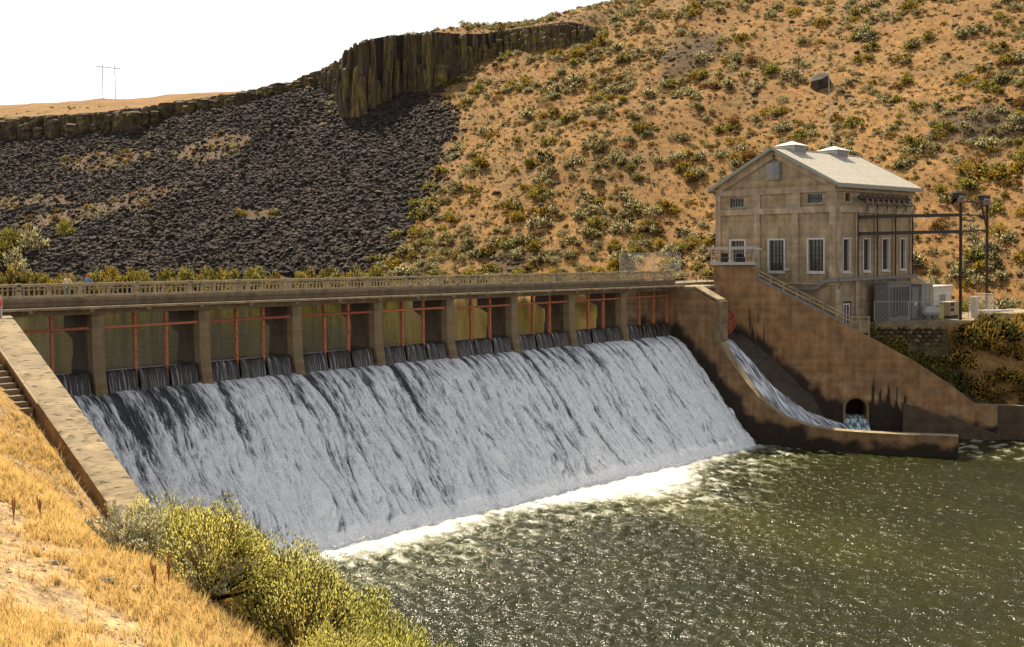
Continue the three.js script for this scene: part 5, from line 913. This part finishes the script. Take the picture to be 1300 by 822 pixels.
{ // H-frame power pylon standing on the plateau's skyline
  let best = null, bestE = -1;
  for (let s = 330; s < 540; s += 2) for (let d = 90; d < 900; d += 6) { const p = hillAt(s, d), dx = p.x - EYE.x, dz = EYE.z - p.z, D = Math.hypot(dx, dz); if (Math.abs(Math.atan2(dx, dz) - (0.7797 - Math.atan(510 / FOCAL))) > 0.004 || D < 520 || D > 760) continue; const e = (p.y - EYE.y) / D; if (e > bestE) { bestE = e; best = p; } }
  const p = best || hillAt(400, 300);
  const t = thing('power_pylon', 'distant two-legged power line pylon on the skyline plateau', 'pylon', [p.x, p.y, p.z]), m = mat(lin(0.36, 0.36, 0.35));
  const rx = Math.cos(0.43), rz = Math.sin(0.43), P = (u, y) => [p.x + rx * u, p.y + y, p.z + rz * u];
  for (const u of [-2.7, 2.7]) part('leg', bar(P(u, -1), P(u, 15.6), 0.34, 0.34, true), m, t);
  part('crossarm', bar(P(-5.2, 14.6), P(5.2, 14.0), 0.3), m, t);
  for (const k of [-1, 1]) part('brace', bar(P(-2.7 * k, 6), P(2.7 * k, 12.5), 0.1), m, t);
  for (const u of [-5, 0, 5]) part('insulator', bar(P(u, 14), P(u, 12.8), 0.14, 0.14, true), M.porcelain, t);
}

// ---------------------------------------------------------------- people on the bridge
function sdfMesh(fn, min, max, res) {
  const mc = new MarchingCubes(res, new THREE.MeshBasicMaterial(), false, false, 60000), n = res, f = mc.field;
  const P = (i, k) => min[k] + (max[k] - min[k]) * (i / (n / 2) ) / 2;   // field index to metres
  for (let z = 0; z < n; z++) for (let y = 0; y < n; y++) for (let x = 0; x < n; x++) f[x + y * n + z * n * n] = -fn(P(x, 0), P(y, 1), P(z, 2));
  mc.isolation = 0; mc.update();
  const c = mc.count, pos = new Float32Array(mc.positionArray.slice(0, c * 3)), nor = new Float32Array(mc.normalArray.slice(0, c * 3));
  for (let i = 0; i < c; i++) for (let k = 0; k < 3; k++) pos[i * 3 + k] = min[k] + (max[k] - min[k]) * (pos[i * 3 + k] + 1) / 2;
  const g = new THREE.BufferGeometry(); g.setAttribute('position', new THREE.BufferAttribute(pos, 3)); g.setAttribute('normal', new THREE.BufferAttribute(nor, 3)); g.setAttribute('uv', new THREE.BufferAttribute(new Float32Array(c * 2), 2));
  g.computeVertexNormals(); return g;
}
const cap = (x, y, z, a, b, ra, rb) => { const bx_ = b[0] - a[0], by = b[1] - a[1], bz = b[2] - a[2], px = x - a[0], py = y - a[1], pz = z - a[2], t = clamp((px * bx_ + py * by + pz * bz) / (bx_ * bx_ + by * by + bz * bz)); return Math.hypot(px - bx_ * t, py - by * t, pz - bz * t) - lerp(ra, rb, t); };
const smin = (a, b, k) => { const h = clamp(0.5 + 0.5 * (b - a) / k); return lerp(b, a, h) - k * h * (1 - h); };
const union = (bones, k) => (x, y, z) => { let d = 9; for (const q of bones) d = smin(d, cap(x, y, z, ...q), k); return d; };
function person(label, at, turn, shirt, trousers, hairC, opt = {}) {
  const t = thing('person', label, 'person', at, null); t.rotation.y = turn;
  const st = opt.stride ?? 0.12, sw = opt.swing ?? 0.12;             // faces +z
  const hip = 0.92, sh = 1.42;
  const legs = [1, -1].flatMap(s => { const kx = 0.09 * s, f = st * s; return [[[0.09 * s, hip, 0], [kx, 0.50, f * 0.7 + 0.03], 0.085, 0.058], [[kx, 0.50, f * 0.7 + 0.03], [kx, 0.09, f - 0.02], 0.056, 0.04], [[kx, 0.05, f - 0.06], [kx, 0.035, f + 0.15], 0.045, 0.035]]; });
  const arms = [1, -1].flatMap(s => { const e = [0.23 * s, 1.14, -sw * s - 0.02], w = [0.22 * s, 0.91, sw * -s * 0.4 + 0.10]; return [[[0.18 * s, sh - 0.03, 0], e, 0.052, 0.042], [e, w, 0.040, 0.028]]; });
  const hands = [1, -1].flatMap(s => { const w = [0.22 * s, 0.91, sw * -s * 0.4 + 0.10], o = []; o.push([w, [w[0], w[1] - 0.08, w[2] + 0.02], 0.028, 0.03]); for (let k = 0; k < 4; k++) o.push([[w[0], w[1] - 0.08, w[2] - 0.02 + k * 0.02], [w[0] - 0.012 * s, w[1] - 0.15 - 0.01 * (k === 1 || k === 2 ? 1 : 0), w[2] - 0.005 + k * 0.02], 0.010, 0.008]); o.push([[w[0], w[1] - 0.03, w[2] + 0.035], [w[0] - 0.01 * s, w[1] - 0.09, w[2] + 0.06], 0.011, 0.009]); return o; });
  const torso = [[[0, 0.95, 0], [0, 1.15, 0.01], 0.125, 0.125], [[0, 1.15, 0.01], [0, 1.36, 0], 0.13, 0.125], [[-0.13, sh - 0.05, 0], [0.13, sh - 0.05, 0], 0.075, 0.075]];
  const head = [[[0, 1.42, -0.01], [0, 1.54, 0.0], 0.055, 0.055], [[0, 1.66, 0.0], [0, 1.60, 0.025], 0.098, 0.078], [[0, 1.62, 0.095], [0, 1.60, 0.112], 0.014, 0.018], [[0.095, 1.625, 0], [0.1, 1.60, 0], 0.016, 0.012], [[-0.095, 1.625, 0], [-0.1, 1.60, 0], 0.016, 0.012]];
  const skin = mat(lin(0.42, 0.22, 0.14), { roughness: 0.6 }), B = [[-0.5, -0.05, -0.5], [0.5, 1.85, 0.5]];
  const add = (name, fn, m, res = 72) => part(name, sdfMesh(fn, B[0], B[1], res), m, t, { uv: false, local: true });
  add('body', union([...legs, ...arms, ...torso, ...head], 0.03), skin, 84);
  const hg = sdfMesh(union(hands, 0.006), [-0.32, 0.68, -0.1], [0.32, 1.0, 0.28], 76); part('hands', hg, skin, t, { uv: false, local: true });
  const grow = (f, d) => (x, y, z) => f(x, y, z) - d, cut = (f, lo, hi) => (x, y, z) => Math.max(f(x, y, z), lo - y, y - hi);
  add('shirt', cut(grow(union([...torso, ...arms.filter((_, i) => opt.long || i % 2 === 0)], 0.03), 0.018), 0.86, 1.47), mat(shirt, { roughness: 0.95 }));
  add('trousers', cut(grow(union([...legs.filter((_, i) => i % 3 < 2), [[-0.07, 0.93, 0], [0.07, 0.93, 0], 0.115, 0.115]], 0.03), 0.016), 0.10, 0.98), mat(trousers, { roughness: 0.95 }));
  add('shoes', cut(grow(union(legs.filter((_, i) => i % 3 === 2), 0.02), 0.014), -0.02, 0.12), mat(lin(0.05, 0.04, 0.04)));
  const hr = (x, y, z) => Math.max(cap(x, y, z, [0, 1.67, -0.008], [0, 1.63, -0.02], 0.108, 0.10), -(y - 1.60 + (z - 0.0) * -0.9));
  add(opt.cap ? 'cap' : 'hair', hr, mat(hairC, { roughness: 0.9 }));
  if (opt.cap) { const v = new THREE.CylinderGeometry(0.1, 0.11, 0.02, 20, 1, false, -Math.PI / 2, Math.PI); v.translate(0, 1.69, 0.08); part('cap_peak', v, mat(hairC), t, { local: true }); }
  return t;
}
person('person in pale cream shirt walking on the bridge behind the railing', [-0.45, 15.515, -3.2], -1.2, lin(0.62, 0.52, 0.38), lin(0.10, 0.13, 0.19), lin(0.10, 0.05, 0.03), { stride: 0.16 });
person('person in blue-grey shirt and red cap walking on the bridge', [0.95, 15.505, -3.3], -1.35, lin(0.16, 0.21, 0.32), lin(0.03, 0.035, 0.04), lin(0.45, 0.08, 0.05), { stride: 0.1, cap: true });

// ---------------------------------------------------------------- plants close by
{
  // thicket of pale green willow below the wall
  const geos = Array.from({ length: 3 }, () => leafCloud(18000, { leaf: 0.027, wide: 0.46, lobes: 50, flat: 1.0, upward: 0.4, spread: 0.25, tones: 0.22 }));
  const m = leafMat(lin(0.74, 0.68, 0.20), { vertexColors: true, transmission: 0.6 }), m2 = leafMat(lin(0.66, 0.64, 0.17), { vertexColors: true, transmission: 0.6 });
  const woody = mat(lin(0.20, 0.14, 0.08));
  const stemGeo = merge(Array.from({ length: 16 }, () => { const a = rnd() * 6.283, r = rr(0.2, 0.75); return bar([0, 0, 0], [Math.cos(a) * r, rr(0.5, 0.85), Math.sin(a) * r], 0.018, 0.018); }));
  const spots = [[-11.6, 31.2, 1.7, 2.2], [-10.2, 29.6, 1.6, 2.5], [-8.9, 31.4, 1.8, 2.8], [-10.4, 33.2, 1.8, 2.4], [-12.4, 34.2, 1.5, 1.8], [-8.4, 34.2, 1.9, 2.6], [-6.9, 32.4, 1.8, 2.6], [-6.2, 35.4, 1.7, 2.4], [-10.6, 36.4, 1.8, 2.2], [-8.2, 37.4, 1.8, 2.2], [-5.0, 33.8, 1.5, 2.2], [-13.2, 37.2, 1.6, 1.9], [-11.4, 39.2, 1.8, 2.1], [-9.0, 40.4, 1.8, 2.2], [-5.6, 38.2, 1.7, 2.2], [-12.2, 42.0, 1.3, 1.5], [-9.9, 43.2, 1.4, 1.8]];
  spots.forEach(([x, z, r, h], i) => {
    const g = new THREE.Group(); g.name = numbered('willow_shrub'); g.position.set(x, bankY(x, z) - 0.1, z); g.rotation.y = rnd() * 6; scene.add(g);
    tag(g, 'bright yellow-green leafy shrub in the thicket at the foot of the sloping wall', 'shrub', 'yellow-green thicket on the near bank');
    const a = new THREE.Mesh(geos[i % 3], i % 4 === 1 ? m2 : m); a.name = 'foliage'; r *= 1.3; h *= 1.55; a.scale.set(r, h, r); g.add(shade(a)); const b = new THREE.Mesh(stemGeo, woody); b.name = 'stems'; b.scale.set(r, h, r); g.add(shade(b));
  });
  // grey sagebrush with upright plumes
  const plume = (n) => { const gs = []; for (let i = 0; i < n; i++) { const a = rnd() * 6.283, e = rr(0.35, 1.25), r = rr(0.55, 1), c = [Math.cos(a) * Math.cos(e) * r, Math.sin(e) * r * 0.95, Math.sin(a) * Math.cos(e) * r]; for (let k = 0; k < 26; k++) { const t = rr(0.35, 1.02), l = rr(0.06, 0.12), q = new THREE.ConeGeometry(0.02, l, 3, 1); q.translate(0, l / 2, 0); q.rotateZ(rr(-0.7, 0.7)); q.rotateX(rr(-0.7, 0.7)); q.translate(c[0] * t + rr(-0.04, 0.04), c[1] * t, c[2] * t + rr(-0.04, 0.04)); gs.push(q); } gs.push(bar([0, 0, 0], c, 0.02, 0.02)); } return merge(gs); };
  const pg = plume(46), sm = mat(lin(0.44, 0.41, 0.25), { roughness: 1, side: THREE.DoubleSide });
  const twig = merge(Array.from({ length: 40 }, () => { const a = rnd() * 6.283, r = rr(0.25, 0.6); return bar([0, 0, 0], [Math.cos(a) * r, rr(0.15, 0.5), Math.sin(a) * r], 0.014, 0.014); }));
  for (const [x, z, r, lab] of [[-14.6, 34.3, 0.95, 'grey-green sagebrush with upright plumes where the wall meets the dry grass'], [-13.5, 35.0, 0.9, 'broad grey-green sagebrush between the dry grass and the yellow-green thicket'], [-13.35, 37.3, 0.95, 'upright grey-green sagebrush against the yellow-green thicket']]) {
    const g = new THREE.Group(); g.name = numbered('sagebrush_clump'); g.position.set(x, bankY(x, z) - 0.05, z); g.rotation.y = rnd() * 6; g.scale.setScalar(r * 1.95); scene.add(g); tag(g, lab, 'shrub');
    const a = new THREE.Mesh(pg, sm); a.name = 'foliage'; g.add(shade(a)); const b = new THREE.Mesh(twig, woody); b.name = 'twigs'; g.add(shade(b));
  }
  // dry grass
  const tuft = (n, lean) => { const pos = [], nor = [], uv = []; for (let i = 0; i < n; i++) { const a = rnd() * 6.283, h = rr(0.6, 1.1), l = rr(0.15, lean), w = 0.022, ox = rr(-0.16, 0.16), oz = rr(-0.16, 0.16), ca = Math.cos(a), sa = Math.sin(a); const P = (t, s) => [ox + ca * l * t * t - sa * w * s * (1 - t * 0.8), h * t * (1 - 0.15 * t * l), oz + sa * l * t * t + ca * w * s * (1 - t * 0.8)]; for (const [t0, t1] of [[0, 0.5], [0.5, 1]]) for (const [t, s] of [[t0, -1], [t0, 1], [t1, 1], [t0, -1], [t1, 1], [t1, -1]]) { pos.push(...P(t, s)); nor.push(ca * 0.5, 0.8, sa * 0.5); uv.push(0, 0); } } const g = new THREE.BufferGeometry(); g.setAttribute('position', new THREE.Float32BufferAttribute(pos, 3)); g.setAttribute('normal', new THREE.Float32BufferAttribute(nor, 3)); g.setAttribute('uv', new THREE.Float32BufferAttribute(uv, 2)); return g; };
  const gm = leafMat(lin(1, 1, 1), { transmission: 0.4 }), sets = [[], [], []];
  for (let i = 0; i < 26000; i++) {
    const x = rr(-26, -9.3), z = rr(9, 50); if (x > -9.6 && z < 27) continue; if (rnd() < bareSoil(x, z) * 0.88) continue; if (x > -10.8 && z < 14.2) continue;
    const b = rr(0.75, 1.2), s = rr(0.16, 0.42) * (x > -10.2 ? 1.3 : 1), g = rnd() < 0.04; sets[i % 3].push([V3(x, bankY(x, z) - 0.02, z), [s, s * rr(0.8, 1.3), s], rnd() * 6, rr(-0.2, 0.2), g ? [0.28 * b, 0.27 * b, 0.07 * b] : [0.66 * b, 0.43 * b, 0.135 * b]]);
  }
  sets.forEach((it, k) => scatter('dry_grass', 'dry golden grass covering the near bank', 'grass', tuft(9, 0.6 + k * 0.2), gm, it));
  // rusty dock stalks
  const stalk = merge(Array.from({ length: 7 }, () => { const a = rnd() * 6.283, r = rr(0.02, 0.14); const top = [Math.cos(a) * r, rr(0.5, 0.8), Math.sin(a) * r]; return merge([bar([0, 0, 0], top, 0.012), ...Array.from({ length: 9 }, (_, k) => new THREE.OctahedronGeometry(0.022).translate(top[0] * (0.5 + k * 0.055), top[1] * (0.5 + k * 0.055), top[2] * (0.5 + k * 0.055)))]); }));
  const dm = mat(lin(0.30, 0.11, 0.04));
  for (const [x, z] of [[-17.6, 33.6], [-16.2, 32.0], [-15.2, 38.4], [-14.6, 37.2], [-16.0, 39.2]]) { const o = new THREE.Mesh(stalk, dm); o.name = numbered('dock_stalk'); o.position.set(x, bankY(x, z), z); o.rotation.y = rnd() * 6; scene.add(shade(o)); tag(o, 'rust brown dried dock stalks standing in the golden grass', 'weed', 'dock stalks in the dry grass'); }
  const peb = []; for (let i = 0; i < 2600; i++) { const x = rr(-24, -10), z = rr(14, 48); if (rnd() > 0.12 + bareSoil(x, z)) continue; const r = Math.pow(rnd(), 3) * 0.10 + 0.025, b = rr(0.7, 1.2); peb.push([V3(x, bankY(x, z), z), [r, r * 0.7, r], rnd() * 6, 0, [0.52 * b, 0.43 * b, 0.31 * b]]); }
  scatter('bank_gravel', 'pale gravel strewn over the bare patches of the near bank', 'gravel', rockGeos[0], M.rock, peb);
  // pale stones on the bank
  for (const [x, z, r] of [[-18.3, 38.2, 0.22], [-18.0, 38.9, 0.16], [-17.4, 39.4, 0.2], [-19.4, 36.6, 0.15], [-16.9, 39.8, 0.17]]) { const o = new THREE.Mesh(rockGeos[1], mat(lin(0.55, 0.48, 0.40), { map: rockTex })); o.name = numbered('stone'); o.position.set(x, bankY(x, z) + 0.02, z); o.scale.set(r, r * 0.6, r); o.rotation.y = rnd() * 6; scene.add(shade(o)); tag(o, 'small pale stone lying in the golden grass', 'stone', 'stones on the grass bank'); }
}
{ // plants about the yard and mound
  const g3 = Array.from({ length: 3 }, () => leafCloud(1300, { leaf: 0.10, wide: 0.6, lobes: 18, flat: 0.9, upward: 0.5, spread: 0.32 }));
  const put = (name, label, group, x, z, r, h, m, v, dy = 0) => { const o = new THREE.Mesh(g3[v % 3], m); o.name = numbered(name); o.position.set(x, rightBankY(x, z) - 0.15 + dy, z); o.scale.set(r, h, r); o.rotation.y = rnd() * 6; scene.add(shade(o)); tag(o, label, 'bush', group); };
  const pitGreen = leafColors.green, gold = leafMat(lin(0.60, 0.385, 0.085), { vertexColors: true }), olive = leafMat(lin(0.30, 0.25, 0.07), { vertexColors: true });
  [[71.8, 14.2, 1.4, 1.5], [73.4, 16.2, 1.5, 1.5], [74.6, 18.0, 1.4, 1.4], [72.4, 15.6, 1.0, 1.1], [76.2, 20.2, 1.3, 1.3], [75.0, 19.6, 1.0, 1.0]].forEach(([x, z, r, h], i) => put('green_pit_shrub', 'green shrub in the shaded pit behind the abutment wall', 'shrubs in the pit behind the abutment wall', x, z, r, h, i % 2 ? leafColors.willow : pitGreen, i));
  [[80.2, 21.5, 2.5, 2.7], [82.8, 22.6, 2.7, 2.5], [85.6, 23.6, 2.5, 2.3], [78.2, 20.5, 1.9, 2.3], [77.4, 21.6, 1.4, 1.9], [78.4, 23.5, 1.3, 1.5], [77.8, 22.6, 1.4, 1.6], [79.2, 21.0, 1.8, 2.2], [78.9, 22.6, 1.5, 1.9], [80.6, 22.0, 1.8, 2.0], [82.4, 21.6, 1.7, 1.7], [80.4, 24.4, 1.6, 1.7], [82.6, 24.2, 1.7, 1.7], [84.6, 22.4, 1.6, 1.4], [86.4, 23.6, 1.7, 1.6], [83.2, 26.6, 1.6, 1.6], [85.4, 26.0, 1.7, 1.7], [88.2, 25.0, 1.6, 1.4], [87.4, 28.2, 1.7, 1.6], [81.8, 27.6, 1.3, 1.3]].forEach(([x, z, r, h], i) => put('golden_bush', 'golden brown bush on the steep mound below the yard', 'bushes on the mound below the yard', x, z, r, h, i % 3 === 1 ? olive : gold, i));
  for (let i = 0; i < 44; i++) { const x = rr(78.5, 92), z = yardEdge(x) + rr(0.3, 9), s2 = (x - 76.9) * 0.9218 - (z - 24.85) * 0.3877; if (z > 25 && s2 < 1.2) continue; if (z <= 25 && x < 78.6) continue; const r = rr(0.7, 1.5); put('golden_bush', 'golden brown bush on the steep mound below the yard', 'bushes on the mound below the yard', x, z, r, r * rr(0.8, 1.1), rnd() < 0.65 ? gold : rnd() < 0.5 ? olive : leafColors.rust, i); }
  for (let i = 0; i < 16; i++) { const k = rnd(), x = lerp(71.8, 77.6, k) + rr(-0.4, 0.9), z = lerp(14.8, 21.5, k) + rr(-0.9, 0.5), r = rr(0.6, 1.1); put('green_pit_shrub', 'green shrub in the shaded pit behind the abutment wall', 'shrubs in the pit behind the abutment wall', x, z, r, r * 1.2, i % 2 ? leafColors.willow : pitGreen, i); }
  [[79.6, 26.4, 0.8, 0.8], [80.6, 28.2, 0.7, 0.7], [78.4, 24.6, 0.6, 0.6]].forEach(([x, z, r, h], i) => put('green_shrub', 'small green shrub behind the low river wall', 'small shrubs behind the low river wall', x, z, r, h, leafColors.green, i));
  [[100.5, 12.5, 1.8, 1.6], [102.5, 15.5, 2.0, 1.8], [104.5, 18.5, 2.0, 1.8], [101.5, 18.5, 1.4, 1.2], [99.5, 9, 1.7, 1.5]].forEach(([x, z, r, h], i) => put('yard_bush', 'full green-grey bush at the foot of the hill behind the yard', 'bushes behind the yard', x, z, r, h, i % 2 ? leafColors.sage : leafColors.green, i));
}
renderer.render(scene, camera);
